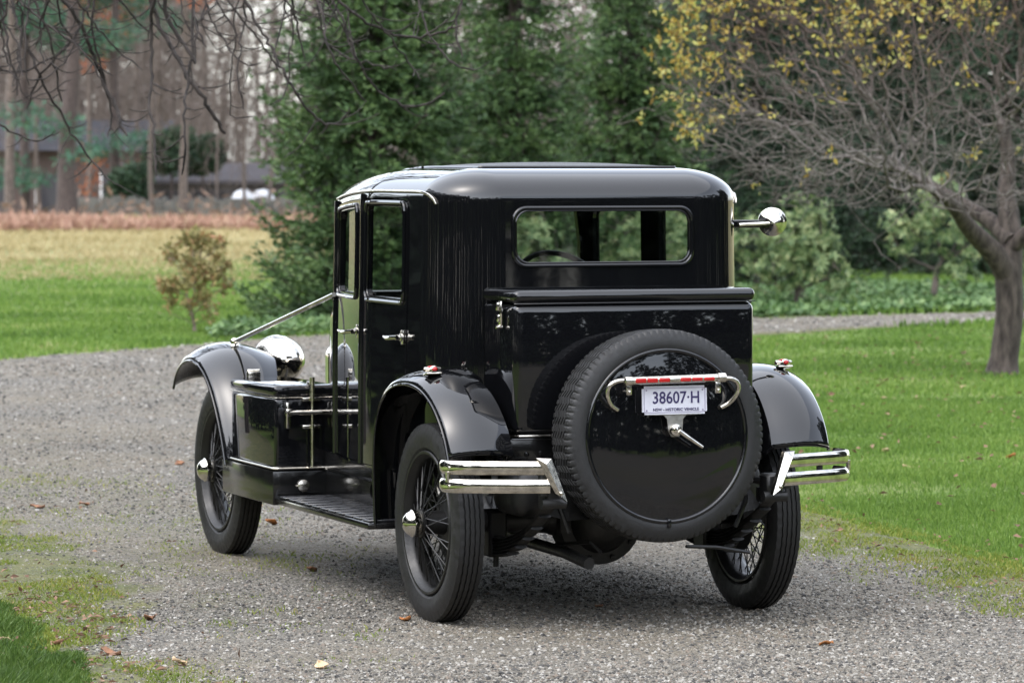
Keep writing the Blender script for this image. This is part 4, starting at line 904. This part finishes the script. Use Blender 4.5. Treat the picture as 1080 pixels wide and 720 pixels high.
# doors
for (do, wi, sg, hy, hy2) in DOORS:
    g = lambda s, t: np.minimum(-rr(s, t, *do) - .002, rr(s, t, *wi))
    d = skin('door', PAINT, car, g, do[0] - do[2] - .01, do[0] + do[2] + .01, 90, lambda S: np.linspace(.565, 1.720, 150)[:, None] + 0 * S, .004, .028)
    m = M(); m.tube(contour(*wi, .008, grow_=.010), .009, 8, False); m.build('window_moulding', PAINT, d)
    m = M(); m.tube(contour(*wi, .002, grow_=-.004), .004, 6, False); m.build('window_frame', PAINT_OLD, d)
    skin('window_pane', GLASS, d, lambda s, t: -rr(s, t, *wi) + .006, wi[0] - wi[2] - .02, wi[0] + wi[2] + .02, 40, lambda S: np.linspace(1.26, 1.71, 40)[:, None] + 0 * S, -.014, 0)
    x = float(halfw(hy)) + .004; m = M()
    m.lathe([(0, .016), (.012, .016), (.014, .012), (.034, .011), (.036, .001)], 14, 'X', (0, 0, 0)); m.box(0, .006, -.014, .014, -.03, .03, .004)
    m.tube([(.030, -.012, 0), (.034, .03, -.002), (.040, .09, -.006), (.036, hy2 - hy, -.002)], [.009, .009, .010, .006], 8)
    h = m.build('handle', CHROME, d, loc=(sg * x, hy + .012, 1.138)); h.scale = (sg, 1, 1)
for sg in (-1, 1):                                                   # rounded pillar beads in front of each door
    for y, r in ((1.058, .012), (1.676, .014)):
        tz = np.linspace(.57, 1.735, 24); m = M(); m.tube(surf(np.full(24, sg * sy(y)), tz, .004), r, 10); m.build('pillar_bead', PAINT, car)
# rear window
m = M(); m.tube(contour(*RW, .001, grow_=.008), .009, 10, False); wm = m.build('window_moulding', PAINT, car)
m = M(); m.tube(contour(*RW, .001, grow_=-.003), .0045, 6, False); m.build('inner_rim', PAINT_OLD, wm)
skin('rear_window', GLASS, car, lambda s, t: -rr(s, t, *RW) + .006, -.45, .47, 50, lambda S: np.linspace(1.42, 1.70, 24)[:, None] + 0 * S, -.014, 0)
# scuttle, bonnet, radiator, windscreen
def arch(y, hw, z0, z1, r):
    P = [(-hw, y, z0)]; 
    for k in range(13): a = math.pi - k / 12 * math.pi / 2; P.append((-hw + r + r * math.cos(a), y, z1 - r * .8 + r * .8 * math.sin(a)))
    for k in range(13): a = math.pi / 2 - k / 12 * math.pi / 2; P.append((hw - r + r * math.cos(a), y, z1 - r * .8 + r * .8 * math.sin(a)))
    return P + [(hw, y, z0)]
m = M(); m.grid([arch(y, hw, .56, z1, r) for y, hw, z1, r in ((1.70, .592, 1.275, .10), (1.76, .590, 1.272, .11), (1.85, .578, 1.262, .13), (1.95, .55, 1.245, .16), (2.04, .505, 1.222, .19), (2.10, .46, 1.205, .2))]); m.build('scuttle', PAINT, car)
m = M(); m.grid([arch(y, hw, .62, z1, r) for y, hw, z1, r in ((2.10, .455, 1.20, .2), (2.4, .37, 1.15, .18), (2.7, .28, 1.07, .16), (3.0, .20, 1.00, .12))]); bn = m.build('bonnet', PAINT, car)
m = M(); m.tube([(0, 2.1, 1.202), (0, 2.4, 1.152), (0, 2.7, 1.072), (0, 3.0, 1.003)], .008, 6); m.build('hinge', CHROME, bn)
m = M(); m.grid([arch(3.00, .205, .66, 1.01, .12), arch(3.01, .215, .65, 1.02, .12), arch(3.06, .215, .65, 1.02, .12), arch(3.08, .20, .67, 1.0, .12)]); m.box(-.19, .19, 3.05, 3.07, .68, .93); rd = m.build('radiator_shell', CHROME, car)
m = M(); m.lathe([(0, .035), (.03, .035), (.045, .02), (.06, .001)], 16, 'Z', (0, 3.035, 1.018)); m.build('filler_cap', CHROME, rd)
m = M()
for sg in (-1, 1): m.tube([(sg * .588, 1.715, 1.25), (sg * .585, 1.705, 1.50), (sg * .56, 1.70, 1.68)], .024, 8)
m.tube([(-.58, 1.705, 1.275), (.58, 1.705, 1.275)], .018, 8); m.tube([(-.56, 1.70, 1.68), (0, 1.70, 1.785), (.56, 1.70, 1.68)], .03, 8)
ws = m.build('windscreen_frame', PAINT, car)
m = M(); m.add([(-.575, 1.712, 1.27), (.575, 1.712, 1.27), (.555, 1.702, 1.67), (.3, 1.702, 1.74), (-.3, 1.702, 1.74), (-.555, 1.702, 1.67)], [(0, 1, 2, 3, 4, 5)]); m.build('windscreen', GLASS, ws, False)
m = M(); m.tube([(-.30, 1.725, 1.69), (-.18, 1.728, 1.44)], .006, 6); m.tube([(.30, 1.725, 1.69), (.22, 1.728, 1.46)], .006, 6); m.build('wiper', CHASSIS, ws)
# inside
m = M(); m.box(-.60, .60, .02, 1.69, .57, .60); m.box(-.585, .585, 1.56, 1.69, 1.02, 1.22, .03); m.build('floor_and_dash', INSIDE, car)
for y0, w_ in ((.86, .55), (.24, .56)):
    m = M(); m.box(-w_, w_, y0 + .08, y0 + .52, .6, .86, .05, 3); sc_ = m.build('seat', LEATHER, car); m = M(); m.box(-w_, w_, y0 - .05, y0 + .10, .80, 1.30, .05, 3); m.build('seat_back', LEATHER, sc_)
m = M(); th = np.linspace(0, 2 * math.pi, 41); cz, cy_ = 1.30, 1.36
cp = np.stack([.34 + .205 * np.cos(th), cy_ + .205 * np.sin(th) * .62, cz + .205 * np.sin(th) * .78], 1); m.tube(cp, .013, 8, False)
for a in (0.5, 2.64, 4.7): m.tube([(.34, cy_, cz), (.34 + .2 * math.cos(a), cy_ + .2 * math.sin(a) * .62, cz + .2 * math.sin(a) * .78)], .008, 6)
m.tube([(.34, cy_, cz), (.34, 1.66, 1.02)], .018, 8); m.build('steering_wheel', CHASSIS, car)
# trunk
m = M(); m.box(-.524, .524, -.38, -.004, .778, 1.302, .035, 4); tk = m.build('trunk', PAINT, car)
m = M(); m.box(-.5255, .5255, -.3835, -.004, 1.3035, 1.356, .024, 4); lid = m.build('lid', PAINT, tk)
m = M(); m.tube([(-.524, -.375, 1.303), (-.512, -.385, 1.303), (.512, -.385, 1.303), (.524, -.375, 1.303)], .0022, 6); m.build('lid_seam', PAINT_OLD, tk)
m = M(); m.tube([(-.528, -.01, .775), (-.528, -.36, .775), (-.51, -.386, .775), (.51, -.386, .775), (.528, -.36, .775), (.528, -.01, .775)], .006, 6); m.build('base_moulding', CHROME_D, tk)
for sg in (-1, 1):
    m = M(); m.box(-.014, 0, -.016, .016, -.05, .05, .005); m.box(-.022, -.01, -.010, .010, -.035, -.005, .004); m.box(-.026, -.008, -.012, .012, .01, .045, .005); m.lathe([(-.028, .001), (-.026, .007), (0, .008)], 10, 'X', (0, 0, -.055))
    l = m.build('latch', CHROME, tk, loc=(sg * .532, -.255, 1.262)); l.scale = (-sg, 1, 1) if sg > 0 else (1, 1, 1)
# fenders
def fender(name, sg, path, xi, xo, crown, drop, lip, light=None):
    P = resample(chaikin(path, 3), 56); tg = unit(np.gradient(P, axis=0)); nn = np.stack([tg[:, 1], -tg[:, 0]], 1)
    cen = P.mean(0); nn *= np.sign(((P - cen) * nn).sum(1))[:, None]
    us = np.linspace(0, 1, 19); G = []
    for i in range(len(P)):
        w_ = i / (len(P) - 1); a = np.interp(w_, [0, .5, 1], xi); b = np.interp(w_, [0, .5, 1], xo); row = []
        for dd in (drop, drop * .5): row.append((sg * a, P[i, 0] - nn[i, 0] * dd, P[i, 1] - nn[i, 1] * dd))
        for u in us:
            h = crown * (1 - (2 * u ** 1.15 - 1) ** 2) + crown * .25 * (1 - u)
            row.append((sg * (a + (b - a) * u), P[i, 0] + nn[i, 0] * h, P[i, 1] + nn[i, 1] * h))
        for k in (1, 2, 3): an = k / 3 * R_(100); row.append((sg * (b + lip * .5 * math.sin(an)), P[i, 0] - nn[i, 0] * lip * (1 - math.cos(an)), P[i, 1] - nn[i, 1] * lip * (1 - math.cos(an))))
        G.append(row)
    m = M(); m.grid(G); o = m.build(name, PAINT, car, angle=60, solid=.005)
    e = np.array([r[-1] for r in G]); m = M(); m.tube(e, .0065, 8); m.build('edge_bead', PAINT, o); return o
RP = [(.50, .345), (.505, .50), (.50, .64), (.47, .775), (.39, .885), (.27, .955), (.13, .99), (-.02, .995), (-.15, .975), (-.27, .925), (-.36, .855), (-.425, .78), (-.46, .70)]
FP = [(3.45, .785), (3.40, .85), (3.31, .905), (3.19, .945), (3.04, .95), (2.88, .92), (2.74, .83), (2.63, .70), (2.56, .58), (2.515, .47)]
for sg in (-1, 1):
    fr = fender('rear_fender', sg, RP, (.60, .60, .56), (.815, .835, .815), .030, .16, .022)
    fender('front_fender', sg, FP, (.52, .52, .64), (.86, .875, .86), .052, .10, .024)
    m = M(); m.box(-.034, .034, -.026, .026, 0, .012, .005); m.lathe([(-.030, .012), (-.026, .018), (.022, .018), (.030, .012)], 14, 'Y', (0, 0, .026)); m.lathe([(-.036, .010), (-.032, .013), (.032, .013), (.036, .010)], 12, 'X', (0, 0, .030))
    fl = m.build('fender_lamp', CHROME, car, loc=(sg * .775, -.105, 1.010)); fl.rotation_euler = (R_(-12), 0, 0); fl.scale = (1, 1, .8)
    m = M(); m.sphere((0, -.030, .026), .012, 12, 8, (1, .5, 1)); m.sphere((0, 0, .042), .014, 12, 8, (1.6, 1, .5)); m.build('lens', RED, fl)
# wheels
def tyre(R, w_, rb, n, spare):
    hw = w_ / 2; k = R / .405
    half = [(.62 * hw, rb), (.86 * hw, rb + .018), (.98 * hw, rb + .4 * (R - rb)), (hw, rb + .52 * (R - rb)), (.97 * hw, rb + .68 * (R - rb)), (.90 * hw, R - .020), (.84 * hw, R - .010)]
    tw = .80 * hw; prof = [(-x, r, 0, 0) for x, r in half]
    gro = 5 if not spare else 6; g = np.linspace(-tw, tw, gro + 1); gw = .0028 if not spare else .0048; zig = .0010 if not spare else .0095
    prof.append((-tw, R - .003, 1, 0))
    for i in range(1, gro):
        cr = R - .002 * abs(g[i] / tw) ** 2
        prof += [(g[i] - gw - .001, cr, 0, zig), (g[i] - gw, cr - (.012 if spare else .008), 0, zig), (g[i] + gw, cr - (.012 if spare else .008), 0, zig), (g[i] + gw + .001, cr, 0, zig)]
    prof.append((tw, R - .003, 1, 0)); prof += [(x, r, 0, 0) for i, (x, r) in enumerate(half[::-1])]
    for _k in ((1, 2) if not spare else (1,)): prof[len(half) - _k] = prof[len(half) - _k][:2] + (2, 0); prof[-len(half) + _k - 1] = prof[-len(half) + _k - 1][:2] + (2, 0)
    ang = np.arange(n) / n * 2 * np.pi; V = []
    for (x, r, lug, z) in prof:
        ph = np.arange(n) % 4; alt = np.where(ph < 2, 1.0, -1.0) if not spare else np.abs((np.arange(n) % 8) - 4) / 2.0 - 1; d = 0
        if lug: d = np.where(ph == 3, -(.0075 if spare else .004), 0.0)
        if spare and lug == 2: d = d * .55
        rr_ = r + d; V.append(np.stack([np.full(n, x) + z * alt, rr_ * np.cos(ang), rr_ * np.sin(ang)], 1))
    m = M(); m.grid(np.array(V), True); return m
def wheel(loc, rz):
    m = M(); m.lathe([(.05, .05), (.05, .085), (.03, .085), (.02, .05), (-.06, .045), (-.07, .058), (-.082, .058), (-.085, .04), (-.10, .04)], 20, 'X')
    for k in range(40):                                              # inner and middle rows of spokes
        a = k / 40 * 2 * math.pi; b = a + (R_(34) if k % 2 else R_(-34)); m.tube([(.035, .078 * math.cos(a), .078 * math.sin(a)), (.012, .268 * math.cos(b), .268 * math.sin(b))], .0028, 5)
    for k in range(26):
        a = k / 26 * 2 * math.pi; b = a + (R_(26) if k % 2 else R_(-26)); m.tube([(-.076, .05 * math.cos(a), .05 * math.sin(a)), (-.018, .266 * math.cos(b), .266 * math.sin(b))], .0028, 5)
    w_ = m.build('wheel', CHASSIS, car, loc=loc); w_.rotation_euler = (0, 0, rz)
    tyre(.405, .130, .288, 240, False).build('tyre', RUBBER, w_, angle=22)
    m = M(); m.lathe([(-.052, .294), (-.058, .290), (-.057, .281), (-.046, .276), (-.036, .266), (-.02, .262), (.02, .262), (.036, .266), (.046, .276), (.057, .281), (.058, .290), (.052, .294)], 64, 'X'); m.build('rim', CHASSIS, w_)
    m = M(); m.lathe([(-.085, .050), (-.098, .056), (-.118, .056), (-.124, .050), (-.138, .042), (-.150, .026), (-.155, .001)], 28, 'X'); m.tube([(-.108, -.058, 0), (-.108, .058, 0)], .009, 6); m.build('hub_cap', CHROME, w_)
    m = M(); m.lathe([(.10, .03), (.10, .165), (.055, .17), (.045, .16), (.045, .03)], 32, 'X'); m.build('brake_drum', CHASSIS, w_)
for sg in (-1, 1):
    for y in (0, 2.963): wheel(((-.712 if y == 0 else -.732) if sg < 0 else .668, y, .405), 0 if sg < 0 else math.pi)
# chassis
m = M()
for sg in (-1, 1): m.box(sg * .39 - .03, sg * .39 + .03, -.52, 3.40, .50, .61, .008, 1)
for y in (-.48, .55, 1.6, 2.6): m.tube([(-.39, y, .55), (.39, y, .55)], .028, 8)
m.box(-.60, .60, .50, 2.05, .535, .565); m.build('chassis_frame', CHASSIS, car)
m = M(); m.box(-.532, .532, -.34, -.02, .648, .766, .012, 2)
for x in (-.46, -.40, -.33, .33, .40, .46): m.lathe([(-.354, .001), (-.352, .009), (-.34, .011)], 8, 'Y', (x, 0, .70))
m.build('rear_valance', PAINT_OLD, car)
m = M(); m.box(-.545, .545, -.44, -.14, .45, .645, .06, 3); m.build('fuel_tank', CHASSIS, car)
m = M(); m.tube([(-.60, 0, .405), (-.22, 0, .405)], [.042, .06], 14); m.tube([(.60, 0, .405), (.22, 0, .405)], [.042, .06], 14); m.lathe([(-.19, .001), (-.185, .07), (-.15, .115), (-.10, .135), (-.098, .18), (-.07, .185), (0, .19), (.12, .13), (.25, .06)], 32, 'Y', (-.04, 0, .40)); m.tube([(-.25, 0, .405), (-.04, 0, .405), (.2, 0, .405)], [.06, .13, .06], 14)
for k in range(10): a = k / 10 * 6.283; m.lathe([(-.112, .001), (-.110, .010), (-.09, .010)], 6, 'Y', (-.04 + .158 * math.cos(a), 0, .40 + .158 * math.sin(a)))
m.tube([(-.04, .25, .42), (0, 1.6, .52)], .035, 10); m.build('rear_axle', CHASSIS, car)
for sg in (-1, 1):
    m = M(); X = sg * .475
    for k in range(6):
        L = .68 - k * .09; y = np.linspace(-L, L * .95, 15); z = .335 + .20 * (y / .68) ** 2 - k * .013; m.tube(np.stack([np.full(15, X), y, z], 1), .0075, 8, flat=3.8)
    m.box(X - .04, X + .04, -.06, .06, .26, .45, .01, 1); m.tube([(X - .05, -.68, .53), (X + .05, -.68, .53)], .022, 10); m.box(X - .035, X + .035, -.69, -.60, .52, .62, .01, 1); m.tube([(X, -.03, .31), (X, -.03, .22)], .012, 8)
    m.build('leaf_spring', CHASSIS, car)
    m = M(); m.tube([(sg * .40, -.46, .60), (sg * .44, -.60, .59), (sg * .52, -.685, .60)], .016, 8); m.box(sg * .52 - .018, sg * .52 + .018, -.70, -.67, .56, .68, .006); m.tube([(sg * .46, -.47, .64), (sg * .40, -.56, .50), (sg * .36, -.55, .40)], .010, 6); m.box(sg * .47 - .02, sg * .47 + .02, -.60, -.55, .50, .56, .006); m.build('bumper_bracket', CHASSIS, car)
m = M(); m.tube([(-.30, 2.0, .40), (-.30, .4, .36), (-.27, .2, .30), (-.26, -.25, .29), (-.26, -.52, .27)], .024, 10); m.tube([(-.16, -.40, .30), (-.20, -.38, .34), (-.24, -.10, .31)], .007, 6); m.tube([(.10, -.66, .34), (.24, -.64, .33), (.40, -.60, .30)], .008, 6); m.build('exhaust_pipe', CHASSIS, car)
# running boards with the tool chest
for sg in (-1, 1):
    m = M(); m.box(sg * .73 - .13, sg * .73 + .13, .47, 1.80, .338, .366, .008, 2)
    rb = m.build('running_board', PAINT_OLD, car)
    m = M()
    for k in range(11): y = .50 + k * .117; m.box(sg * .73 - .118, sg * .73 + .118, y, y + .088, .3665, .3765, .004, 1)
    m.build('tread_ribs', simple('rubber_mat', (.03, .031, .034), .3, var=.4, vscale=30), rb)
    m = M(); m.box(sg * .612 - .008, sg * .612 + .008, .47, 2.5, .366, .566); m.tube([(sg * .622, .55, .49), (sg * .622, 1.79, .49)], .008, 6); m.lathe([(0, .03), (.012, .03), (.016, .022), (.018, .001)], 18, 'X', (sg * .62 - (0 if sg > 0 else .018), 1.08, .445)); m.build('splash_panel', PAINT_OLD, car)
sg = -1
m = M(); m.box(-.868, -.56, 1.795, 2.60, .332, .484, .006, 2); pl = m.build('chest_plinth', PAINT_OLD, car)
m = M(); m.lathe([(-.020, .001), (-.018, .020), (-.014, .027), (-.002, .030), (0, .030)], 22, 'Y', (-.727, 1.795, .417)); m.tube([(-.727, 1.785, .417), (-.765, 1.785, .417)], .004, 6); m.build('jacking_cap', CHROME_D, pl)
m = M(); m.box(-.858, -.565, 1.795, 2.485, .492, .812, .018, 3); ch = m.build('tool_chest', PAINT, car)
m = M(); m.box(-.864, -.560, 1.788, 2.492, .816, .868, .018, 3); m.build('lid', PAINT, ch)
m = M(); m.tube([(-.575, 1.789, .497), (-.845, 1.789, .497), (-.862, 1.806, .497), (-.862, 2.48, .497)], .005, 6); m.tube([(-.57, 1.791, .814), (-.85, 1.791, .814), (-.861, 1.805, .814), (-.861, 2.48, .814)], .0018, 6); m.build('beading', CHROME_D, ch)
m = M(); m.tube([(-.80, 1.762, .748), (-.59, 1.762, .748)], .012, 10)
for x in (-.802, -.588): m.box(x - .011, x + .011, 1.768, 1.790, .675, .795, .006); m.lathe([(-.016, .012), (.016, .012)], 10, 'X', (x, 1.764, .748)); m.box(x - .016, x + .016, 1.752, 1.780, .730, .766, .006)
m.build('chest_bar', CHROME, ch)
m = M(); m.tube([(-.692, 1.765, .500), (-.692, 1.765, .905)], .0075, 8); m.tube([(-.692, 1.765, .80), (-.692, 1.765, .905)], .012, 8)
for z in (.682, .806): m.box(-.735, -.649, 1.772, 1.795, z - .010, z + .010, .006)
m.box(-.70, -.684, 1.79, 1.83, .866, .884, .003); m.build('locking_rod', CHROME_D, ch)
m = M(); m.box(-.80, -.74, 2.40, 2.44, .866, .90, .004); m.tube([(-.80, 2.42, .905), (-.74, 2.42, .905)], .006, 6); m.build('catch', CHROME_D, ch)
# stay rods, headlamps, mirror lamp
for sg in (-1, 1):
    m = M(); m.tube([(sg * .70, 2.965, 1.012), (sg * .622, 1.66, 1.278)], .0105, 10); m.sphere((sg * .70, 2.965, 1.012), .02, 10, 8); m.sphere((sg * .70, 2.965, .995), .024, 10, 6, (1, 1, .5)); m.build('stay_rod', CHROME, car)
    m = M(); m.lathe([(-.135, .001), (-.132, .022), (-.120, .050), (-.095, .078), (-.06, .099), (-.01, .111), (.04, .115), (.06, .120), (.085, .120), (.09, .112)], 36, 'Y'); m.lathe([(-.158, .001), (-.156, .022), (-.13, .026)], 16, 'Y', (0, 0, -.01)); hl = m.build('headlamp', CHROME, car, loc=(sg * .42, 3.11, .912))
    m = M(); m.lathe([(.086, .112), (.10, .08), (.105, .001)], 28, 'Y'); m.build('lens', GLASS, hl)
    m = M(); m.tube([(0, 0, -.11), (0, 0, -.20)], .016, 8); m.build('post', CHROME, hl)
m = M(); m.tube([(-.60, 3.11, .74), (.60, 3.11, .74)], .016, 8); m.build('lamp_bar', CHASSIS, car)
m = M(); m.lathe([(-.052, .001), (-.050, .010), (-.040, .026), (-.022, .042), (0, .050), (.004, .056), (.014, .056), (.018, .050)], 32, 'Y'); ml = m.build('spot_lamp', CHROME, car, loc=(.905, .30, 1.612)); ml.rotation_euler = (R_(4), 0, R_(-17)); ml.scale = (1.1, 1.1, 1.1)
m = M(); m.lathe([(.018, .050), (.024, .03), (.026, .001)], 24, 'Y'); m.build('lens', GLASS, ml)
m = M(); m.tube([(.89, .262, 1.608), (.735, .268, 1.602)], .007, 8); m.build('lamp_arm', CHROME, car)
m = M(); m.box(.688, .84, .275, .305, 1.588, 1.622, .006); m.add([(.676, .262, 1.606), (.70, .262, 1.630), (.706, .262, 1.606), (.70, .262, 1.582), (.676, .275, 1.606), (.70, .275, 1.630), (.706, .275, 1.606), (.70, .275, 1.582)], [(0, 1, 2, 3), (4, 5, 6, 7), (0, 1, 5, 4), (1, 2, 6, 5), (2, 3, 7, 6), (3, 0, 4, 7)]); m.build('lamp_bracket', PAINT, car, False)
# bumpers
for sg in (-1, 1):
    pth = [(.855, -.43), (.872, -.50), (.862, -.55), (.81, -.59), (.70, -.635), (.60, -.675), (.50, -.712)]
    P = resample(chaikin(pth, 3), 30); br_ = None
    for z in (.672, .600):
        m = M(); m.tube(np.stack([sg * P[:, 0], P[:, 1], np.full(30, z)], 1), .0275, 14, flat=.42, up=(0, 0, 1))
        if br_ is None: br_ = m.build('bumper', CHROME, car)
        else: m.build('lower_bar', CHROME, br_)
    m = M(); Q = [(.545, -.700, .700), (.485, -.722, .700), (.452, -.732, .555), (.470, -.728, .548), (.535, -.704, .672)]
    Q = [(.555, -.700, .712), (.500, -.726, .710), (.440, -.744, .540), (.488, -.735, .575)]; bk = [(x, y + .03, z) for x, y, z in Q]; md = [((Q[0][0] + Q[1][0]) / 2, -.742, .690), (.468, -.752, .562)]
    V = [(sg * x, y, z) for x, y, z in Q + bk + md]
    m.add(V, [(0, 8, 9, 3), (8, 1, 2, 9), (0, 1, 8), (3, 9, 2), (4, 5, 6, 7), (0, 4, 7, 3), (1, 5, 6, 2), (0, 1, 5, 4), (2, 3, 7, 6)]); m.build('end_piece', CHROME_D, br_, True, angle=20)
    m = M(); m.box(sg * .70 - .012, sg * .70 + .012, -.628, -.618, .61, .66); m.build('bar_spacer', CHASSIS, br_)
    m = M()
    for (x, y, z) in ((.860, -.552, .672), (.860, -.552, .600), (.515, -.728, .690), (.470, -.752, .575)): m.sphere((sg * x, y, z), .009, 10, 6)
    m.tube([(sg * .866, -.545, .615), (sg * .866, -.545, .655)], .010, 8); m.build('bolt', CHROME_D, br_)
# spare wheel with cover, plate, light bar
SPY, SPZ = -.625, .782
spare = empty('spare_wheel'); bpy.data.objects.remove(spare)
m = M(); m.lathe([(-.060, .12), (-.058, .29), (.06, .29), (.06, .10), (.12, .10), (.14, .02)], 48, 'Y'); spare = m.build('spare_wheel', CHASSIS, car, loc=(0, SPY, SPZ)); spare.rotation_euler = (R_(-2.5), 0, 0)
ty = tyre(.424, .205, .30, 384, True).build('tyre', RUBBER, spare, angle=20); ty.rotation_euler = (0, 0, math.pi / 2); ty.location = (0, .022, 0)
m = M(); m.lathe([(-.062, .346), (-.070, .345), (-.074, .338), (-.074, .330), (-.078, .31), (-.086, .22), (-.090, .10), (-.0905, .001)], 96, 'Y'); m.build('cover', PAINT, spare)
m = M(); th = np.linspace(0, 2 * math.pi, 97); m.tube(np.stack([.340 * np.sin(th), np.full(97, -.074), -.340 * np.cos(th)], 1), .0095, 10, False); m.box(-.007, .007, -.09, -.07, -.362, -.328, .003); m.build('cover_ring', PAINT, spare)
m = M()
for sg in (-1, 1): m.add([(sg * .30, .16, -.02), (sg * .47, .10, -.30), (sg * .36, .12, -.33), (sg * .22, .16, -.33), (sg * .30, .13, -.02), (sg * .47, .07, -.30), (sg * .36, .09, -.33), (sg * .22, .13, -.33)], [(0, 1, 2, 3), (4, 5, 6, 7), (0, 1, 5, 4), (1, 2, 6, 5), (2, 3, 7, 6), (3, 0, 4, 7)])
m.tube([(-.30, .15, -.26), (.30, .15, -.26)], .02, 8); m.build('carrier', CHASSIS, spare, False)
def text(body, size, mt, parent, loc, xs=1.0, bold=0.0, width=None):
    c = bpy.data.curves.new('t', 'FONT'); c.body = body; c.size = size; c.align_x = 'CENTER'; c.align_y = 'CENTER'; c.extrude = .0008; c.offset = bold; c.resolution_u = 4
    o = bpy.data.objects.new('t', c); C.objects.link(o); bpy.context.view_layer.update()
    me = bpy.data.meshes.new_from_object(o.evaluated_get(bpy.context.evaluated_depsgraph_get())); bpy.data.objects.remove(o)
    if width:
        X = [v.co.x for v in me.vertices]; xs = width / (max(X) - min(X))
    me.materials.clear(); me.materials.append(mt); n = bpy.data.objects.new('lettering', me); C.objects.link(n); n.parent = parent; n.location = loc; n.rotation_euler = (math.pi / 2, 0, 0); n.scale = (xs, 1, 1); return n
PLX, PLZ = .012, .930
m = M(); m.box(-.138, .138, -.003, .003, -.056, .056); bm = bmesh.new(); bmesh.ops.create_cube(bm, size=1)
for v in bm.verts: v.co = Vector((v.co.x * .276, v.co.y * .006, v.co.z * .112))
bmesh.ops.bevel(bm, geom=[e for e in bm.edges if abs(e.verts[0].co.y - e.verts[1].co.y) > .003], offset=.010, segments=4, affect='EDGES'); m = M().bm(bm)
plate = m.build('number_plate', WHITE, car, False, loc=(PLX, -.745, PLZ)); plate.rotation_euler = (R_(-2.5), 0, 0)
def rrect(hw, hh, r, y):
    P = []
    for (sx, sz, a0) in ((1, 1, 0), (-1, 1, 90), (-1, -1, 180), (1, -1, 270)):
        for k in range(6): a = R_(a0 + 18 * k); P.append((sx * (hw - r) + r * math.cos(a), y, sz * (hh - r) + r * math.sin(a)))
    return P + [P[0]]
m = M(); m.tube(rrect(.130, .048, .008, -.0032), .0016, 5, False)
for sx in (-1, 1):
    for sz in (-1, 1): m.lathe([(-.006, .001), (-.005, .0035), (-.003, .004)], 8, 'Y', (sx * .120, 0, sz * .040))
m.build('plate_rim', simple('plate_edge', (.30, .27, .36), .4), plate)
text('38607\u00b7H', .066, INK, plate, (.006, -.0042, .008), bold=.0007, width=.198)
text('NSW - HISTORIC VEHICLE', .016, INK, plate, (.005, -.0042, -.0372), bold=.0002, width=.196)
m = M(); m.add([(x, y, z) for y in (.004, .010) for x, z in ((-.115, .02), (.115, .02), (.115, -.058), (.052, -.060), (.038, -.075), (.034, -.12), (.020, -.145), (-.012, -.145), (-.026, -.12), (-.030, -.075), (-.044, -.060), (-.115, -.058))],
      [tuple(range(12)), tuple(range(12, 24))[::-1]] + [(i, (i + 1) % 12, 12 + (i + 1) % 12, 12 + i) for i in range(12)]); m.build('bracket', simple('bare_steel', (.40, .39, .36), .42, 1, var=.2, vscale=40), plate, False)
m = M(); m.lathe([(-.026, .001), (-.024, .013), (-.016, .014), (-.014, .023), (.012, .026), (.03, .026)], 20, 'Y', (.002, 0, -.118)); m.tube([(.01, -.022, -.122), (.045, -.028, -.148), (.108, -.024, -.188)], [.010, .0085, .0065], 10); m.build('lock_handle', CHROME, plate)
m = M(); LZ = 1.012; m.tube([(-.197, -.765, LZ - .002), (.208, -.765, LZ + .004)], .0165, 14); m.lathe([(-.212, .012), (-.208, .019), (-.178, .019), (-.176, .0165)], 14, 'X', (0, -.765, LZ - .002)); m.lathe([(.186, .0165), (.188, .0195), (.22, .0195), (.224, .012)], 14, 'X', (0, -.765, LZ + .004))
for sg, xe in ((-1, -.205), (1, .216)): m.tube(resample(chaikin([(xe, -.765, LZ), (xe + sg * .035, -.765, LZ), (xe + sg * .068, -.757, LZ - .02), (xe + sg * .070, -.745, LZ - .06), (xe + sg * .045, -.725, LZ - .10), (xe + sg * .012, -.712, LZ - .118)], 3), 24), .0092, 10)
for x in (-.19, .19): m.box(x - .012, x + .012, -.77, -.762, LZ - .058, LZ - .01, .004); m.lathe([(-.776, .001), (-.774, .006), (-.768, .007)], 8, 'Y', (x, 0, LZ - .045)); m.tube([(x, -.766, LZ - .045), (x, -.71, LZ - .045)], .005, 6)
lb = m.build('tail_light_bar', CHROME_D, car)
for u in (675.5, 687.5, 700.3, 722.5, 734.7, 747.5):
    x = (u - 711.3) * .00405; m = M(); m.box(x - .022, x + .022, -.7875, -.772, LZ - .0085 + .006 * x / .4, LZ + .0085, .004, 2); m.build('lens', RED, lb)
